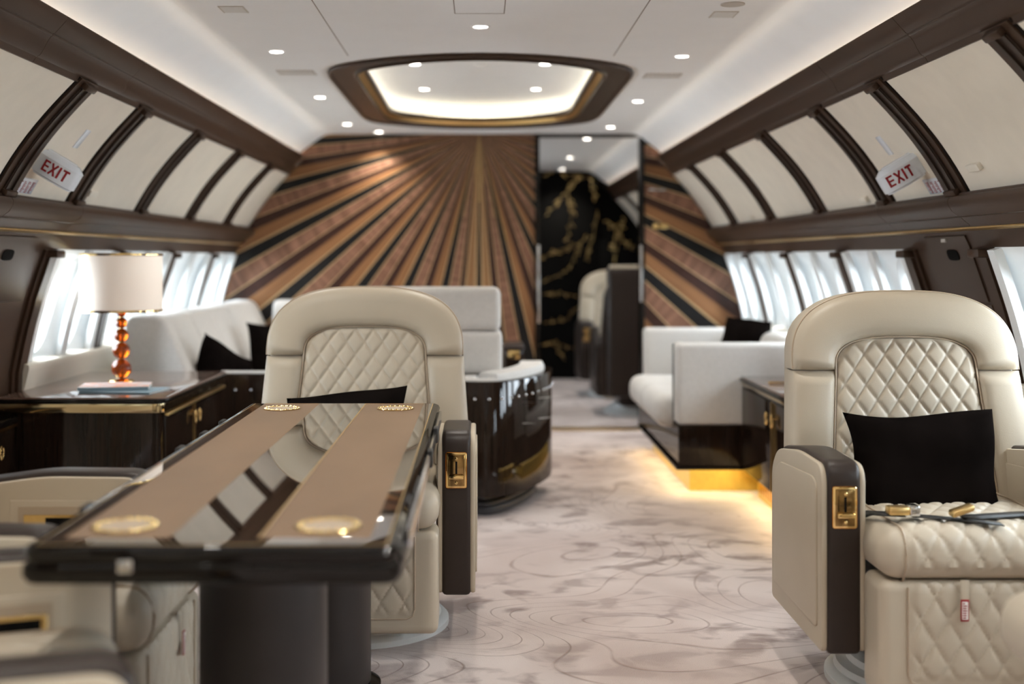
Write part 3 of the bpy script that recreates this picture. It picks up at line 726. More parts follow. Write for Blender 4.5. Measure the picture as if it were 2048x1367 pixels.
def on_wall(sg, z, y, du=.004):
    # frame on the upper panel
    best = min(UP, key=lambda p: abs(p[1] - z)); i = UP.index(best); d = (Vector(UP[min(i + 1, 12)]) - Vector(UP[max(i - 1, 0)])).normalized()
    x = None
    for (xa, za), (xb, zb) in zip(UP, UP[1:]):
        if za <= z <= zb: x = xa + (xb - xa) * (z - za) / (zb - za)
    ang = math.atan2(-d.x, d.y)
    return Vector((sg * x, y, z)), sg * -ang
def plate(name, label, cat, sg, z, y, wy, hz, th, mat, bev=.001, kids=None, group=None):
    loc, ang = on_wall(sg, z, y)
    t = thing(name, label, cat, loc, 0, group); t.rotation_euler = (0, ang, 0)
    obj('plate', box(-th, th, -wy / 2, wy / 2, -hz / 2, hz / 2, bev=bev), mat, t)
    if kids: kids(t)
    return t
for sg, sd in ((-1, 'left'), (1, 'right')):
    plate('marker_strip', 'narrow white strip above the %s exit sign' % sd, 'strip', sg, 1.65 if sg < 0 else 1.625, 4.58, .05, .085, .004, SIGNW)
    def prn(t, sg=sg):
        bm = bmesh.new(); rr = random.Random(3)
        for r_ in range(4):
            for c_ in range(8):
                y = -.072 + r_ * .038; zz = -.025 + c_ * .0058
                add_box(bm, -.0065, .0065, y, y + .008 + rr.random() * .016, zz, zz + .0022)
        obj('print', bm, RED, t, smooth=False)
    plate('instruction_placard', 'small white placard with red print by the %s exit sign' % sd, 'placard', sg, 1.462, 4.36, .17, .060, .004, SIGNW, kids=prn)
for sg, z, y, lb in ((-1, 1.475, 5.07, 'small beige wall knob beside left exit sign bay'), (-1, 1.44, 7.05, 'small beige wall knob on far left upper panel'), (1, 1.455, 5.17, 'small beige wall knob just beyond right exit sign'),
                     (1, 1.50, 3.95, 'small beige wall knob on nearest right upper panel'), (1, 1.45, 7.35, 'small beige wall knob on far right upper panel')):
    plate('wall_fitting', lb, 'knob', sg, z, y, 0.09, .026, .016, LEDGE, bev=.004, group='beige wall knobs')

# ------------------------------------------------------------------ VIP seats
def yb_(z): return .17 + (z - .6) * .22
def outline_top(th, W=.343, HH=.236, n=2.75): return (W * math.copysign(abs(math.cos(th)) ** (2 / n), math.cos(th)), HH * abs(math.sin(th)) ** (2 / n))
def make_seat(label, loc, rz, slide=0.0, cz=0.0, latches=(-1, 1), recess=True, shell=False, dark=False, tagged=True, tagx=-.07, group='cream leather swivel seats'):
    t = thing('lounge_chair', label, 'seat', loc, rz, group)
    # base
    obj('base', lathe([(.30, 0), (.30, .018), (.288, .03), (.275, .034), (.268, .05), (.24, .058), (.235, .075), (.20, .085), (.0001, .085)], 48), BASEW, t)
    obj('pedestal', soft((0, .02, .20), (.42, .46, .26), .04, (4, 4, 3)), BROWN_L, t)
    side_m = BROWN_L if dark else LEATHER
    # armrests
    prof = round_poly([(-.26, .155), (-.26, .665), (.0, .668), (.24, .635), (.31, .57), (.31, .155)], [.02, .055, .05, .05, .04, .02], 7)
    inn = round_poly([(-.252, .160), (-.252, .655), (.0, .658), (.235, .626), (.302, .565), (.302, .160)], [.02, .055, .05, .05, .04, .02], 7)
    emb = round_poly([(-.215, .215), (-.215, .60), (-.17, .615), (.19, .595), (.262, .54), (.262, .215)], [.02, .03, .02, .03, .03, .02], 4)
    for s in (-1, 1):
        a, b = (.285, .375) if s > 0 else (-.375, -.285)
        arm = obj('armrest', prism(prof, a, b, 'X', bev=.014, seg=3), BROWN_L, t)
        for q in (-1, 1):
            x0 = (b if q > 0 else a); bm = prism(inn, x0 - .003 * q, x0 + .014 * q, 'X', bev=.006, seg=2)
            hole = recess and s > 0 and q < 0
            if not hole: add_prism(bm, emb, x0 + .012 * q, x0 + .019 * q, 'X', bev=.004, seg=2)
            obj('side_panel', bm, side_m, arm)
            if hole:
                xf = x0 - .014
                obj('console_frame', prism([(-.17, .44), (-.17, .60), (.08, .60), (.08, .44)], xf - .004, xf + .002, 'X', bev=.002), LEATHER_Q, arm)
                obj('console_recess', prism([(-.15, .45), (-.15, .585), (.06, .585), (.06, .45)], xf - .0055, xf - .003, 'X'), PIPING, arm)
                obj('console_plate', prism([(-.14, .455), (-.14, .565), (.045, .565), (.045, .455)], xf - .009, xf - .005, 'X', bev=.001), GOLD, arm)
                obj('screen', prism([(-.13, .46), (-.13, .558), (-.01, .558), (-.01, .46)], xf - .0115, xf - .0085, 'X', bev=.001), DARK, arm)
        # gold latch on the armrest front
        if s not in latches: continue
        cx = (a + b) / 2; lt = obj('latch', None or box(cx - .033, cx + .033, -.2655, -.256, .49, .602, bev=.006), GOLD, arm)
        obj('latch_face', box(cx - .026, cx + .026, -.2675, -.262, .497, .595, bev=.003), M_LATCH, lt)
        bm = box(cx - .023, cx + .023, -.280, -.264, .520, .533, bev=.003)
        obj('slider', bm, GOLD, lt)
        for zz in (.583, .508):
            kb = lathe([(.0045, 0), (.0045, .004), (.0001, .006)], 12)
            for v in kb.verts: v.co = Vector((cx + v.co.x, -.2675 - v.co.z, zz + v.co.y))
            obj('screw', kb, GOLD, lt)
        obj('slot', box(cx - .003, cx + .003, -.2685, -.266, .535, .574), DARK, lt)
    # seat cushion: quilted insert between plain bolsters
    def cd(p, n_):
        m = 0.0
        if abs(p.x) < .215 and n_.z > -.3 and (n_.z > .3 or n_.y < -.3):
            sarc = p.y if p.y > -.262 else -.262 - .060 * math.atan2(-(p.y + .262), p.z + .001)
            m = quilt(p.x, sarc, .066, .10, .0052)
            e = min(1, (.215 - abs(p.x)) / .02); m = m * e + .004 * e
        dome = .012 * (1 - (p.x / .285) ** 2) if n_.z > .2 else 0
        return m + dome * max(0, n_.z)
    def cx_(p): return Vector((p.x, p.y - slide, p.z + cz + (-.012 * max(0, p.y / .3))))
    cu = obj('seat_cushion', soft((0, -.085, .447), (.560, .64, .125), .056, (84, 70, 8), disp=cd, xf=cx_, k=6), LEATHER_Q, t)
    for s in (-1, 1):
        pts = []
        for k in range(20):
            u = k / 19
            if u < .6: pts.append((s * .218, .2 - (.2 + .36) * u / .6 - slide, .517 + cz))
            else:
                a = (u - .6) / .4 * PI; pts.append((s * .218, -.36 - .048 * math.sin(a) - slide, .447 + cz + .068 * math.cos(a)))
        obj('piping', tube(pts, .0028), PIPING, cu)
    # leg rest
    def ld(p, n_):
        if n_.y < -.6 and abs(p.x) < .205 and p.z > -.098:
            e = min(1, (.205 - abs(p.x)) / .02, (p.z + .098) / .02); return quilt(p.x, p.z, .070, .115, .0060) * e + .003 * e
        return 0
    lr = obj('leg_rest', soft((0, -.315 - slide, .228), (.555, .15, .31), .024, (84, 4, 64), disp=ld, k=4), LEATHER_Q, t)
    yy = -.392 - slide
    lp = [(-.208, yy, .37), (-.208, yy, .15), (-.20, yy, .131), (-.183, yy, .123), (.183, yy, .123), (.20, yy, .131), (.208, yy, .15), (.208, yy, .37)]
    obj('piping', tube(lp, .0028), PIPING, lr)
    if tagged:
        x = tagx; tg = obj('pull_tab', box(x - .011, x + .011, yy - .012, yy - .010, .30, .392, bev=.0008), LEATHER, t)
        obj('tab_label', box(x - .0105, x + .0105, yy - .0135, yy - .0115, .288, .343, bev=.0005), RED, tg)
        obj('tab_field', box(x - .0075, x + .0075, yy - .0145, yy - .013, .293, .338), PAPER, tg)
        bm = bmesh.new(); rr = random.Random(5)
        for k in range(7): zz = .296 + k * .006; add_box(bm, x - .006, x - .006 + .005 + rr.random() * .006, yy - .0152, yy - .0142, zz, zz + .0028)
        obj('tab_print', bm, RED, tg)
    # back rest -------------------------------------------------
    Z0 = .866
    def wo(z): return .362 - (.362 - .343) * (z - .60) / (Z0 - .60) if z < Z0 else .343
    def wi(z): return .236 - (.236 - .213) * (z - .60) / (Z0 - .60)
    crs = [(0, -.012), (.015, .004), (.05, .018), (.12, .028), (.25, .034), (.45, .037), (.65, .036), (.82, .032), (.92, .024), (.97, .014), (1.0, 0.0)]
    bm = bmesh.new(); rows = []; NT = 64
    for i in range(NT + 1):
        th = PI * i / NT; ox, oz = outline_top(th); ix, iz = outline_top(th, .213, .098, 2.9)
        L_ = min(th, PI - th); base = min(oz, iz) if L_ < .4 else oz
        row = []
        for s_, h in crs:
            x = ix + (ox - ix) * s_; z = iz + (oz - iz) * s_
            e = math.sqrt(max(0, 1 - max(0, 1 - z / .018) ** 2)) if z < .018 else 1
            zz = Z0 + z; row.append(bm.verts.new((x, yb_(zz) - h * (.35 + .65 * e) if h > 0 else yb_(zz) - h, zz)))
        for dy, sc in ((.03, 1.006), (.075, 1.0), (.10, .985)):
            zz = Z0 + oz * sc; row.append(bm.verts.new((ox * sc, yb_(zz) + dy, zz)))
        rows.append(row)
    for a, b in zip(rows, rows[1:]):
        for k in range(len(a) - 1): quad_face(bm, (a[k], a[k + 1], b[k + 1], b[k]))
    for r_ in (rows[0], rows[-1]):     # close the underside
        low = [bm.verts.new((v.co.x, yb_(Z0) + .02, Z0)) for v in r_[:11]]
        for k in range(10): quad_face(bm, (r_[k], r_[k + 1], low[k + 1], low[k]))
    hd = obj('headrest', bm, LEATHER, t, sharp=60)
    pts = []
    for i in range(NT + 1):
        th = PI * i / NT; ox, oz = outline_top(th); zz = Z0 + oz; pts.append((ox * 1.0, yb_(zz) - .001, zz))
    obj('piping', tube(pts, .0032), PIPING, hd)
    pts = [(-wi(.5), yb_(.5) - .006, .5)]
    for z in (.6, .7, .8): pts.append((-wi(z), yb_(z) - .006, z))
    for i in range(NT + 1):
        th = PI - PI * i / NT; ix, iz = outline_top(th, .213, .098, 2.9); zz = Z0 + iz; pts.append((ix, yb_(zz) - .007, zz))
    for z in (.8, .7, .6, .5): pts.append((wi(z), yb_(z) - .006, z))
    # solid core behind
    core = [(-.35, .40), (-.352, .60)] + [(-.335, Z0)] + [(outline_top(PI - PI * i / 24, .335, .226)[0], Z0 + outline_top(PI - PI * i / 24, .335, .226)[1]) for i in range(1, 24)] + [(.335, Z0), (.352, .60), (.35, .40)]
    nb = bmesh.new(); add_prism(nb, core, .012, .15, 'Y', bev=.02)
    for v in nb.verts: v.co.y += yb_(v.co.z)
    back = obj('backrest', nb, BROWN_L if dark else LEATHER, t)
    for s in (-1, 1):
        bm = bmesh.new(); rows = []
        for i in range(19):
            z = .50 + (Z0 - .004 - .50) * i / 18
            e = math.sqrt(max(0, 1 - max(0, 1 - (Z0 - .004 - z) / .018) ** 2)) if (Z0 - .004 - z) < .018 else 1
            row = [bm.verts.new((s * (wi(z) + (wo(z) - wi(z)) * s_), yb_(z) - (h * .85 * e if h > 0 else h), z)) for s_, h in crs]
            for dy, sc in ((.03, 1.006), (.075, 1.0), (.10, .985)): row.append(bm.verts.new((s * wo(z) * sc, yb_(z) + dy, z)))
            rows.append(row)
        for a, b in zip(rows, rows[1:]):
            for k in range(len(a) - 1): quad_face(bm, (a[k], a[k + 1], b[k + 1], b[k]))
        obj('side_bolster', bm, LEATHER, back, sharp=60)
    obj('piping', tube(pts, .003), PIPING, back)
    # quilted centre panel
    bm = bmesh.new(); rows = []; NX, NZ = 96, 110; ztop = Z0 + .098
    for j in range(NZ + 1):
        z = .50 + (ztop - .50) * j / NZ
        if z <= Z0: wz = wi(z)
        else:
            q = min(1, (z - Z0) / .098); wz = .213 * (1 - q ** 2.9) ** (1 / 2.9)
        row = []
        for i in range(NX + 1):
            x = wz * (2 * i / NX - 1)
            edge_d = min(wz - abs(x), (ztop - z)); e = min(1, edge_d / .02)
            h = .004 + (quilt(x, z - .01, .063, .09, .0058) + .016) * math.sqrt(max(0, e)) - .010
            row.append(bm.verts.new((x, yb_(z) - h, z)))
        rows.append(row)
    for a, b in zip(rows, rows[1:]):
        for k in range(NX): quad_face(bm, (a[k], a[k + 1], b[k + 1], b[k]))
    bmesh.ops.remove_doubles(bm, verts=bm.verts, dist=1e-5)
    obj('quilted_panel', bm, LEATHER_Q, back, sharp=80)
    if shell:
        obj('rear_shell', soft((0, .33, .65), (.62, .18, .98), .04, (6, 4, 8)), BROWN_L, t)
        obj('shell_cap', soft((0, .33, 1.14), (.58, .16, .03), .012, (6, 4, 2)), LEATHER, t)
    return t
M_LATCH = M('latch_face', (0.30, 0.19, 0.075), 0.12, metal=1.0, var=.05)

make_seat('cream quilted swivel seat behind far end of the dining table', (-.405, 4.06, 0), 0, recess=False, tagged=False)
make_seat('cream quilted swivel seat across aisle with seat belt lying on it', (1.29, 3.49, 0), 0, recess=False)
make_seat('cream seat turned sideways beside table, farther of the window side pair', (-1.09, 2.78, 0), math.radians(90), latches=(), tagx=.05)
make_seat('cream seat turned sideways nearest camera in lower left corner', (-.823, 1.90, 0), math.radians(109), slide=-.15, cz=.03, latches=(-1,), tagged=False)
make_seat('cream seat facing away, only its quilted front corner showing at lower right', (1.265, 1.72, 0), math.radians(180), slide=.24, cz=.06, recess=False, tagged=False)
make_seat('dark backed seat facing away in the passage beyond doorway', (1.27, 9.62, 0), math.radians(180), recess=False, shell=True, dark=True, tagged=False)
make_seat('cream backed seat with gold latch facing camera deep in the passage', (1.25, 10.85, 0), 0, recess=False, dark=True, tagged=False)

# ------------------------------------------------------------------ dining table
def dining_table():
    t = thing('dining_table', 'long glossy tan dining table with black edge and gold cupholders', 'table', (-.434, 2.94, 0))
    hx, y0, y1, zt = .305, -.985, .985, .74
    obj('table_top', box(-hx + .022, hx - .022, y0 + .022, y1 - .022, zt - .03, zt, bev=.001), TABLE, t, smooth=False)
    # moulded lacquer edge
    sec = [(0, zt - .001), (.012, zt + .000), (.022, zt - .004), (.026, zt - .012), (.020, zt - .022), (.020, zt - .026), (.028, zt - .034), (.028, zt - .050), (.020, zt - .060), (0, zt - .062)]
    bm = bmesh.new(); rows = []
    cor = [(-1, -1), (1, -1), (1, 1), (-1, 1)]
    path = []
    for (sx, sy), a0 in zip(cor, (PI, 1.5 * PI, 0, .5 * PI)):
        for k in range(5):
            a = a0 + (PI / 2) * k / 4; path.append((sx, sy, a))
    for sx, sy, a in path:
        cx = sx * (hx - .030); cy = (y1 - .030) * sy
        rows.append([bm.verts.new((cx + math.cos(a) * (.004 + o), cy + math.sin(a) * (.004 + o), z)) for o, z in sec])
    n = len(rows)
    for i in range(n):
        a, b = rows[i], rows[(i + 1) % n]
        for k in range(len(sec) - 1): bm.faces.new((a[k], b[k], b[k + 1], a[k + 1]))
        bm.faces.new((a[-1], b[-1], b[0], a[0]))
    obj('edge_moulding', bm, LACQ_E, t)
    obj('underframe', box(-hx + .03, hx - .03, y0 + .03, y1 - .03, zt - .055, zt - .03), LACQ_E, t, smooth=False)
    obj('gold_inlay', (lambda b: (add_box(b, -hx + .021, hx - .021, y0 + .021, y0 + .0235, zt - .002, zt + .0004), add_box(b, -hx + .021, -hx + .0235, y0 + .021, y1 - .021, zt - .002, zt + .0004), add_box(b, hx - .0235, hx - .021, y0 + .021, y1 - .021, zt - .002, zt + .0004), add_box(b, -hx + .021, hx - .021, y1 - .0235, y1 - .021, zt - .002, zt + .0004), b)[-1])(bmesh.new()), GOLD_B, t, smooth=False)
    obj('gloss_border', (lambda b: (add_box(b, -hx + .0235, -hx + .052, y0 + .0235, y1 - .0235, zt - .002, zt + .0006), add_box(b, hx - .052, hx - .0235, y0 + .0235, y1 - .0235, zt - .002, zt + .0006), add_box(b, -hx + .052, hx - .052, y0 + .0235, y0 + .062, zt - .002, zt + .0006), b)[-1])(bmesh.new()), MIRL, t, smooth=False)
    obj('centre_strip', box(-.078, .067, y0 + .062, y1 - .0235, zt - .002, zt + .0008), MIRL, t, smooth=False)
    obj('strip_inlay', box(.067, .0705, y0 + .062, y1 - .0235, zt - .002, zt + .0009), GOLD_B, t, smooth=False)
    for x, y in ((-.178, -.83), (.172, -.83), (-.178, .83), (.172, .83)):
        c = obj('cupholder', lathe([(.050, .0), (.057, .0), (.058, .002), (.055, .0035), (.050, .003), (.0475, 0), (.047, -.006), (.001, -.0065)], 40, (x, y, zt)), GOLD, t)
        bm = bmesh.new()
        for k in range(22):
            a = 2 * PI * k / 22; add_lathe(bm, [(.0001, .0065), (.0028, .0055), (.0040, .003), (.0035, 0)], 8, (x + .050 * math.cos(a), y + .050 * math.sin(a), zt))
        obj('fluted_rim', bm, GOLD, c)
        obj('cup_well', lathe([(.0001, .0), (.047, .0), (.047, .001)], 24, (x, y, zt + .0005)), PIPING, c)
    # side rail with bumpers
    for sx in (-1, 1):
        obj('side_rail', box(min(sx * hx, sx * (hx + .008)), max(sx * hx, sx * (hx + .008)), -.80, .86, zt - .045, zt - .010, bev=.003), CHROME if sx > 0 else LACQ_E, t)
        for y in ((-.62, .10, .36, .60) if sx < 0 else (.05, .45)):
            x = sx * (hx + .006); obj('bumper', box(x - .007, x + .007, y - .028, y + .028, zt - .046, zt - .004, bev=.004), BUMPER, t)
    obj('catch', box(-.145, -.120, y0 - .006, y0 + .004, zt - .040, zt - .018, bev=.003), CHROME, t, label='small metal catch on the near edge')
    for y in (-.49, .49):
        p = obj('pedestal', lathe([(.127, .02), (.127, zt - .06)], 48, (0, y, 0)), PED, t)
        obj('pedestal_foot', lathe([(.155, 0), (.155, .015), (.14, .022), (.127, .024)], 48, (0, y, 0)), LACQ_E, p)
    return t
dining_table()

# ------------------------------------------------------------------ cushions (throw pillows)
def pillow(name, label, loc, rot, w_, h_, th=.13, group='black velvet throw pillows', seed=1):
    rr = random.Random(seed); N = 22; bm = bmesh.new(); grid = {}
    ph = [rr.uniform(0, 6.28) for _ in range(6)]
    for sd in (0, 1):
        for i in range(N + 1):
            for j in range(N + 1):
                u, v = 2 * i / N - 1, 2 * j / N - 1
                # edges bow in between the corners
                x = u * (w_ / 2) * (1 - .075 * (1 - v * v)); z = v * (h_ / 2) * (1 - .075 * (1 - u * u))
                z += .006 * math.sin(3 * u + ph[0]) * (v if v > 0 else 0); x += .006 * math.sin(4 * v + ph[1])
                h = th / 2 * ((1 - u ** 4) * (1 - v ** 4)) ** .55
                h *= 1 + .06 * math.sin(5 * u + ph[2]) * math.sin(4 * v + ph[3])
                border = (i in (0, N) or j in (0, N))
                key = (i, j, 0 if border else sd)
                if key not in grid: grid[key] = bm.verts.new((x, 0 if border else (h if sd else -h), z))
        for i in range(N):
            for j in range(N):
                def K(a, b): return grid[(a, b, 0 if (a in (0, N) or b in (0, N)) else sd)]
                quad_face(bm, (K(i, j), K(i + 1, j), K(i + 1, j + 1), K(i, j + 1)))
    o = obj(name, bm, BLACK_V, None, sharp=180); o.location = loc; o.rotation_euler = rot
    return tag(o, label, 'pillow', group)
D = math.radians
pillow('throw_pillow', 'black velvet pillow standing on the seat across the aisle', (1.258, 3.47, .60), (D(-14), D(-1), 0), .43, .34, .13, seed=2)
pillow('throw_pillow', 'black velvet pillow on the seat behind the dining table', (-.44, 4.09, .60), (D(-16), D(-6), 0), .41, .33, .12, seed=3)

# seat belt
t = thing('seat_belt', 'black lap belt with silver and gold buckle on seat across aisle', 'seat belt', (1.29, 3.22, .522))
def belt_strap(pts, w_=.045):
    bm = bmesh.new(); rows = []
    for p in pts:
        p = Vector(p); rows.append([bm.verts.new(p + Vector((0, -w_ / 2, 0))), bm.verts.new(p + Vector((0, w_ / 2, .002)))])
    for a, b in zip(rows, rows[1:]): bm.faces.new((a[0], a[1], b[1], b[0]))
    o = obj('strap', bm, BUMPER, t, sharp=180); m = o.modifiers.new('thick', 'SOLIDIFY'); m.thickness = .003; return o
belt_strap([(-.27, .10, -.02), (-.255, .04, .004), (-.235, -.01, .012), (-.19, -.03, .014)])
belt_strap([(.27, .10, -.02), (.20, .03, .006), (.10, -.02, .012), (.0, -.05, .013), (-.05, -.06, .014)])
belt_strap([(-.17, -.03, .012), (-.10, -.05, .010), (-.03, -.09, .010), (.03, -.12, .008)], .03)
b = obj('buckle', box(-.235, -.180, -.06, -.02, .016, .038, bev=.006), GOLD_B, t); obj('release_flap', box(-.182, -.155, -.063, -.017, .014, .042, bev=.005), CHROME, b)
b = box(-.085, -.030, -.10, -.06, .018, .034, bev=.005)
for v in b.verts: v.co.z += (v.co.x + .06) * .35 + .008
obj('tongue', b, GOLD_B, t)

# ------------------------------------------------------------------ left cabinet
def ring_handle(parent, loc, nrm='X', sg=1, r=.018, h=.055):
    """oval ring pull"""
    pts = []
    for k in range(16):
        a = 2 * PI * k / 16
        u, v = r * math.cos(a), h / 2 * math.sin(a)
        pts.append((loc[0] + sg * .010, loc[1] + u, loc[2] + v) if nrm == 'X' else (loc[0] + u, loc[1] - .010, loc[2] + v))
    o = obj('handle', tube(pts, .0042, 6, closed=True), GOLD, parent)
    bm = add_lathe(bmesh.new(), [(.009, 0), (.009, .008), (.0001, .012)], 12)
    for v in bm.verts:
        x, y, z = v.co; v.co = Vector((loc[0] + sg * z, loc[1] + x, loc[2] + y + h * .33)) if nrm == 'X' else Vector((loc[0] + x, loc[1] - z, loc[2] + y + h * .33))
    obj('handle_boss', bm, GOLD, o)
ZL = .672
t = thing('sideboard', 'dark lacquered sideboard under the amber table lamp by the windows', 'cabinet', (-1.52, 5.22, 0))
def rect(x0, x1, y0, y1): return [(x0, y0), (x1, y0), (x1, y1), (x0, y1)]
X1 = .32; XW = -.325; YA, YC = -.55, .56      # local extents
obj('body', prism(round_poly(rect(XW, X1 - .02, YA + .02, YC), [0, .04, 0, 0]), .03, ZL - .045, 'Z'), LACQ, t)
obj('plinth', prism(rect(XW, X1 - .06, YA + .06, YC), 0, .03, 'Z'), LACQ_E, t)
obj('worktop', prism(round_poly(rect(XW, X1, YA, YC), [0, .045, .02, 0]), ZL - .012, ZL, 'Z', bev=.003), CABTOP, t)
obj('top_edge', prism(round_poly(rect(XW, X1 + .006, YA - .006, YC + .003), [0, .05, .02, 0]), ZL - .022, ZL - .006, 'Z', bev=.004), LACQ_E, t)
obj('gold_band', prism(round_poly(rect(XW, X1 - .012, YA + .012, YC), [0, .045, .0, 0]), ZL - .060, ZL - .024, 'Z', bev=.002), BAND, t)
for (a, b_), hy in (((-.50, -.02), -.055), ((-.015, .50), .02)):
    dd = obj('door', box(X1 - .022, X1 - .010, a, b_, .05, ZL - .075, bev=.003), LACQ, t)
    ring_handle(dd, (X1 - .010, hy, ZL - .135), 'X', 1, .014, .05)
obj('door_gap', box(X1 - .02, X1 - .0095, -.019, -.016, .05, ZL - .075), GOLD_B, t)
obj('top_moulding', box(X1 - .02, X1 - .004, YA + .06, YC, ZL - .078, ZL - .066, bev=.002), GOLD_B, t)

t = thing('side_console', 'low dark wall console with gold pull at left picture edge', 'cabinet', (-1.86, 4.45, 0))
obj('body', box(-.06, .095, -.36, .20, .05, .58, bev=.008), LACQ, t); obj('top', box(-.06, .105, -.37, .21, .58, .605, bev=.006), LACQ_E, t); obj('gold_band', box(-.06, .1, -.365, .205, .565, .578), GOLD, t)
dd = obj('door', box(.095, .100, -.30, .15, .08, .55), LACQ, t); ring_handle(dd, (.10, .03, .49), 'X', 1, .014, .05)

# lamp
t = thing('table_lamp', 'table lamp with amber glass ball stem and cream drum shade', 'lamp', (-1.545, 5.27, ZL))
obj('base', lathe([(.055, 0), (.055, .006), (.045, .012), (.02, .016), (.0001, .016)], 32), GOLD, t)
bm = bmesh.new(); k = 5.27 / FPX
zs = [(741, 19.5), (706, 17.0), (675, 14.0), (651.5, 11.5), (631, 9.0)]; zb = .016
for yy, r in zs:
    R_ = r * k; rows = []
    zc = zb + R_; bb = lathe([(max(.0001, R_ * math.sin(PI * i / 32)), zc - R_ * math.cos(PI * i / 32)) for i in range(33)], 40)
    obj('glass_ball', bb, AMBER, t); zb += 2 * R_ - .001
    obj('spacer', lathe([(.006, zb - .002), (.009, zb - .001), (.009, zb + .001), (.006, zb + .002)], 16), GOLD, t)
obj('stem', lathe([(.004, .01), (.004, zb + .06)], 12), GOLD, t)
s0, s1 = .308, .548; R_ = .172
bm = lathe([(R_, s0), (R_, s1), (R_ - .003, s1), (R_ - .003, s0), (R_, s0)], 64); sh = obj('lamp_shade', bm, SHADE, t)
for z in (s0, s1): obj('shade_rim', lathe([(R_ - .004, z - .005), (R_ + .002, z - .005), (R_ + .003, z), (R_ + .002, z + .005), (R_ - .004, z + .005), (R_ - .004, z - .005)], 64), GOLD, sh)
bm = bmesh.new()
for k_ in range(3): a = 2 * PI * k_ / 3; add_tube(bm, [(0, 0, s0 + .03), (R_ * math.cos(a) * .99, R_ * math.sin(a) * .99, s0 + .008)], .002)
obj('shade_spider', bm, GOLD, sh)
l = bpy.data.lights.new('lamp_bulb', 'POINT'); l.energy = 3.0; l.color = (1, .78, .55); l.shadow_soft_size = .04; lo = bpy.data.objects.new('lamp_bulb', l); COL.objects.link(lo); lo.parent = t; lo.location = (0, 0, .43)
# magazines
def magazine(label, loc, rz, w_, d_, h_, cov):
    t = thing('magazine', label, 'magazine', loc, rz, 'magazines on the sideboard')
    obj('cover', box(-w_ / 2, w_ / 2, -d_ / 2, d_ / 2, h_ - .002, h_, bev=.0005), cov, t); obj('pages', box(-w_ / 2 + .002, w_ / 2 - .002, -d_ / 2 + .001, d_ / 2 - .001, .001, h_ - .002), PAPER, t)
    obj('back_cover', box(-w_ / 2, w_ / 2, -d_ / 2, d_ / 2, 0, .0015), BOOKB, t); obj('spine', box(-w_ / 2, w_ / 2, -d_ / 2 - .001, -d_ / 2 + .001, 0, h_), BOOKB, t)
magazine('thin grey magazine lowest under the colourful one', (-1.42, 4.90, ZL), D(-8), .29, .21, .008, BOOKB)
magazine('white and orange covered magazine on top beside the lamp', (-1.47, 4.94, ZL + .009), D(10), .27, .20, .013, BOOKA)

# ------------------------------------------------------------------ wooden curved lounge shell with high back
CUR = [(-1.30, 6.07), (-1.10, 6.065), (-.90, 6.06), (-.72, 6.03), (-.52, 5.93), (-.30, 5.78), (-.12, 5.69), (-.04, 5.67), (.04, 5.665), (.11, 5.70), (.18, 5.79), (.25, 5.92), (.31, 6.07), (.355, 6.24), (.372, 6.40), (.372, 6.47)]
def catmull(P, m=6):
    out = []
    for i in range(len(P) - 1):
        p0, p1, p2, p3 = [Vector(P[max(0, min(len(P) - 1, i + k))]) for k in (-1, 0, 1, 2)]
        for k in range(m):
            t_ = k / m; out.append(.5 * ((2 * p1) + (p2 - p0) * t_ + (2 * p0 - 5 * p1 + 4 * p2 - p3) * t_ ** 2 + (3 * p1 - p0 - 3 * p2 + p3) * t_ ** 3))
    out.append(Vector(P[-1])); return out
CC = catmull(CUR)
def offs(C, d):
    out = []
    for i, p in enumerate(C):
        t_ = (C[min(i + 1, len(C) - 1)] - C[max(i - 1, 0)]).normalized(); out.append(p + Vector((-t_.y, t_.x)) * d)
    return out
def wallband(C, d0, d1, z0, z1, bev=.004):
    A = offs(C, d0); B = offs(C, d1); bm = bmesh.new(); rows = []
    for a, b in zip(A, B):
        rows.append([bm.verts.new((a.x, a.y, z0 + bev)), bm.verts.new((a.x, a.y, z1 - bev)), bm.verts.new((a.x + (b.x - a.x) * .08, a.y + (b.y - a.y) * .08, z1)), bm.verts.new((b.x + (a.x - b.x) * .08, b.y + (a.y - b.y) * .08, z1)), bm.verts.new((b.x, b.y, z1 - bev)), bm.verts.new((b.x, b.y, z0 + bev)), bm.verts.new((b.x, b.y, z0)), bm.verts.new((a.x, a.y, z0))])
    for a, b in zip(rows, rows[1:]):
        for k in range(8): bm.faces.new((a[k], a[(k + 1) % 8], b[(k + 1) % 8], b[k]))
    bm.faces.new(rows[0]); bm.faces.new(rows[-1]); return bm
t = thing('corner_sofa', 'long off-white corner sofa in studded dark wood shell, high back block beside aisle', 'sofa', (0, 0, 0))
sofa_t = t
obj('wood_shell', wallband(CC, 0, .04, .10, .632, .005), LACQ, t)
obj('padded_rim', wallband(CC, .038, .10, .60, .640, .01), FABRIC, t)
obj('arm_pad', wallband([p for p in CC if p.x > .10], .04, .17, .60, .665, .02), FABRIC, t)
poly = [tuple(p) for p in offs(CC, .05)] + [(-.1, 7.0), (-1.3, 7.0)]
obj('seat_base', prism(poly, .12, .44, 'Z'), LACQ_E, t); obj('seat_cushion', prism([tuple(p) for p in offs(CC, .17)] + [(-.1, 6.95), (-1.25, 6.95)], .42, .52, 'Z', bev=.02), FABRIC, t)
bmp = bmesh.new()
for z0, z1, d in ((0, .035, .08), (.035, .055, .10), (.055, .10, .13)): add_prism(bmp, [tuple(p) for p in offs(CC[6:], d)] + [(-.2, 6.9), (-1.2, 6.9)], z0, z1, 'Z', bev=.004)
obj('plinth', bmp, PLINTH, t)
bs = lathe([(.0001, .005), (.004, .0042), (.0062, .002), (.0068, 0)], 10); first = None; acc = 0.0; last = CC[0]; studs = 0
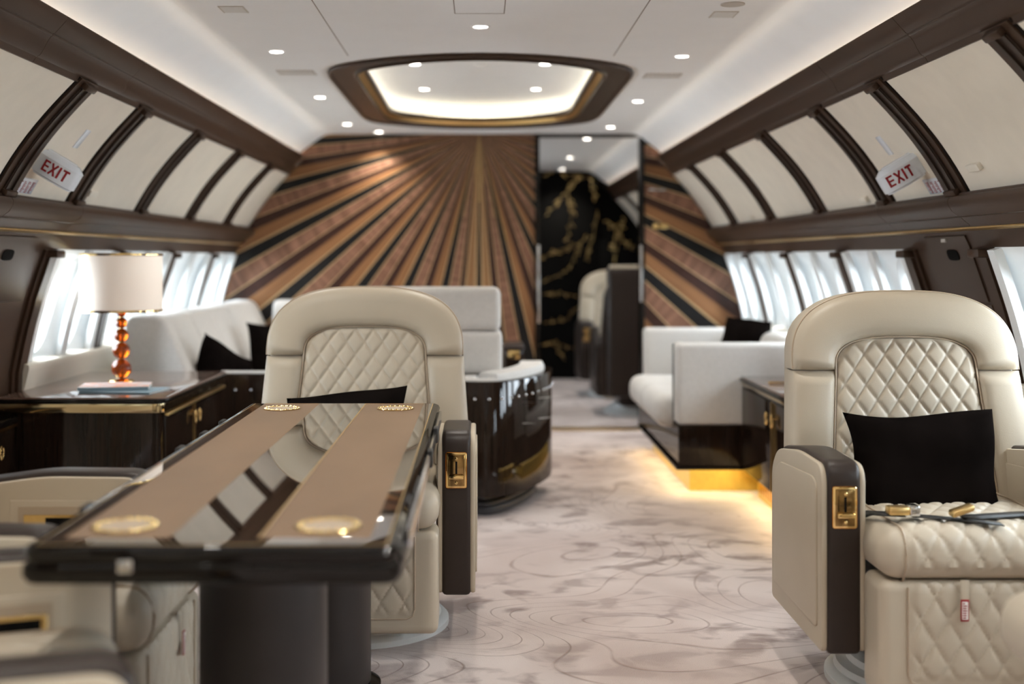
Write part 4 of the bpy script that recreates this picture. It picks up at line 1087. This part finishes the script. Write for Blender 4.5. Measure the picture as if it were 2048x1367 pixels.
for p in CC[1:]:
    acc += (p - last).length
    if acc >= .0555:
        acc = 0; studs += 1
        i = CC.index(p); tt = (CC[min(i + 1, len(CC) - 1)] - CC[i - 1]).normalized(); nn = Vector((tt.y, -tt.x))
        if first is None: first = obj('stud', bs, CHROME, t); o = first
        else: o = first.copy(); COL.objects.link(o); o.parent = t
        o.location = (p.x + nn.x * .001, p.y + nn.y * .001, .553); o.rotation_euler = (PI / 2, 0, math.atan2(nn.y, nn.x) + PI / 2)
    last = p
obj('high_back', soft((-.275, 6.04, .745), (.76, .26, .215), .03, (14, 6, 6)), FABRIC, t)
obj('high_back_cushion', soft((-.277, 6.04, .957), (.75, .26, .212), .035, (14, 6, 6)), FABRIC, t)

# ------------------------------------------------------------------ left sofa along the windows
endp = round_poly([(-1.78, .40), (-1.79, .60), (-1.745, .925), (-1.56, .925), (-1.42, .60), (-1.40, .40)], [0, 0, .05, .07, .03, 0], 6)
obj('end_panel', prism(endp, 6.02, 6.14, 'Y', bev=.022), FABRIC, t)
bkp = round_poly([(-1.77, .40), (-1.77, .60), (-1.73, .918), (-1.575, .918), (-1.43, .60), (-1.40, .44)], [0, 0, .04, .06, .05, 0], 6)
for a, b in ((6.14, 6.62), (6.62, 7.10), (7.10, 7.58), (7.58, 8.06), (8.06, 8.56)):
    obj('back_cushion', prism(bkp, a + .002, b - .002, 'Y', bev=.020), FABRIC, t)
for a, b in ((-1.42, -.95), (-.95, -.48), (-.48, 0.0)):
    obj('back_cushion', prism(round_poly([(8.30, .44), (8.27, .60), (8.36, .918), (8.60, .918), (8.62, .44)], [0, .04, .06, .02, 0], 5), a + .002, b - .002, 'X', bev=.02), FABRIC, t)
obj('sofa_base', prism([(-1.78, 6.1), (-1.02, 6.12), (-1.02, 7.9), (0, 7.9), (0, 8.6), (-1.78, 8.6)], .08, .34, 'Z', bev=.006), LACQ, t)
for i, (a, b) in enumerate(((6.24, 6.9), (6.91, 7.57), (7.58, 8.28))): obj('seat_cushion', soft((-1.20, (a + b) / 2, .40), (.46, b - a, .14), .05, (6, 6, 3)), FABRIC, t)
for a, b in ((-.95, -.50), (-.49, -.02)): obj('seat_cushion', soft(((a + b) / 2, 8.08, .40), (b - a, .42, .14), .05, (6, 6, 3)), FABRIC, t)
pillow('throw_pillow', 'black pillow lying slanted at near end of the window sofa', (-1.33, 6.33, .58), (D(-10), D(24), D(62)), .40, .36, .15, seed=5)
pillow('throw_pillow', 'black pillow upright in far part of the window sofa', (-1.22, 7.45, .62), (D(-12), D(0), D(40)), .42, .40, .15, seed=6)

# dark armrest with gold cap beyond the bench
t = thing('side_console', 'small dark console with gold latch beyond the curved sofa end', 'console', (.20, 7.55, 0))
obj('body', soft((0, 0, .35), (.12, .30, .62), .03, (3, 4, 5)), LACQ, t); obj('top_pad', soft((0, 0, .665), (.13, .32, .04), .015, (3, 4, 2)), BROWN_L, t); obj('gold_latch', box(-.035, .035, -.168, -.158, .60, .65, bev=.004), GOLD, t)

# ------------------------------------------------------------------ right sofa
t = thing('sofa', 'off-white fabric sofa with dark base and glowing gold plinth', 'sofa', (0, 0, 0))
obj('near_arm', soft((1.375, 6.29, .5625), (.745, .17, .415), .022, (8, 4, 6)), FABRIC, t)
obj('arm_gap', box(1.0, 1.012, 6.368, 6.385, .37, .76), BUMPER, t)
obj('far_arm', soft((1.40, 7.68, .56), (.75, .16, .42), .025, (8, 4, 6)), FABRIC, t)
obj('sofa_back', prism(round_poly([(1.80, .40), (1.80, .74), (1.70, .80), (1.58, .79), (1.50, .50), (1.50, .40)], [0, .03, .04, .05, .02, 0], 5), 6.37, 7.60, 'Y', bev=.02), FABRIC, t)
for a, b in ((6.385, 6.98), (6.99, 7.59)): obj('seat_cushion', soft((1.215, (a + b) / 2, .405), (.60, b - a, .175), .07, (8, 8, 4)), FABRIC, t)
bm = prism([(1.002, 6.20), (1.74, 6.20), (1.74, 7.77), (1.012, 7.77)], .15, .36, 'Z', bev=.006); obj('sofa_base', bm, LACQ, t)
obj('base_rim', prism([(.988, 6.186), (1.74, 6.186), (1.74, 7.78), (.998, 7.78)], .135, .152, 'Z', bev=.004), LACQ_E, t)
obj('gold_plinth', box(1.085, 1.72, 6.36, 7.70, 0.0, .136), PLG, t)
bm = box(1.035, 1.045, 6.26, 7.70, .128, .134); add_box(bm, 1.035, 1.70, 6.25, 6.26, .128, .134); obj('led_strip', bm, LEDY, t, smooth=False)
area_light('plinth_glow', (1.04, 6.98, .124), (0, 0, 0), .02, 1.44, 1.9, (1, .80, .46)); area_light('plinth_glow', (1.20, 6.25, .124), (0, 0, 0), .32, .02, .8, (1, .80, .42))
pillow('throw_pillow', 'black pillow leaning on back of the right sofa', (1.50, 7.0, .70), (D(-16), D(3), D(-55)), .34, .34, .13, seed=8)
# right cabinet
t = thing('sideboard', 'dark lacquered low cabinet between right sofa and aisle seat', 'cabinet', (1.56, 5.48, 0))
obj('body', box(-.24, .27, -.62, .70, .14, .585, bev=.004), LACQ, t); obj('worktop', box(-.245, .28, -.63, .705, .598, .612, bev=.003), CABTOP, t); obj('top_edge', box(-.252, .28, -.64, .71, .584, .600, bev=.004), LACQ_E, t)
obj('gold_band', box(-.246, .27, -.63, .705, .566, .580, bev=.002), BAND, t)
for (a, b_), hy in (((-.55, .045), -.005), ((.05, .66), .10)):
    dd = obj('door', box(-.250, -.238, a, b_, .15, .555, bev=.003), LACQ, t); ring_handle(dd, (-.250, hy, .475), 'X', -1, .015, .055)
obj('door_gap', box(-.2515, -.24, .0465, .0495, .15, .555), GOLD_B, t)
obj('gold_plinth', box(-.16, .27, -.55, .70, 0, .14), PLG, t)
obj('led_strip', box(-.21, -.20, -.55, .68, .132, .138), LEDY, t, smooth=False)
area_light('plinth_glow', (1.355, 5.5, .128), (0, 0, 0), .02, 1.2, 2.0, (1, .80, .42))
obj('top_pull', box(-.20, -.09, .30, .318, .613, .622, bev=.003), GOLD, t)
# vents of the plinth
bm = bmesh.new()
for k in range(26): yy = -.52 + k * .046; add_box(bm, -.166, -.158, yy, yy + .02, .03, .11)
obj('plinth_grille', bm, GOLD, t)
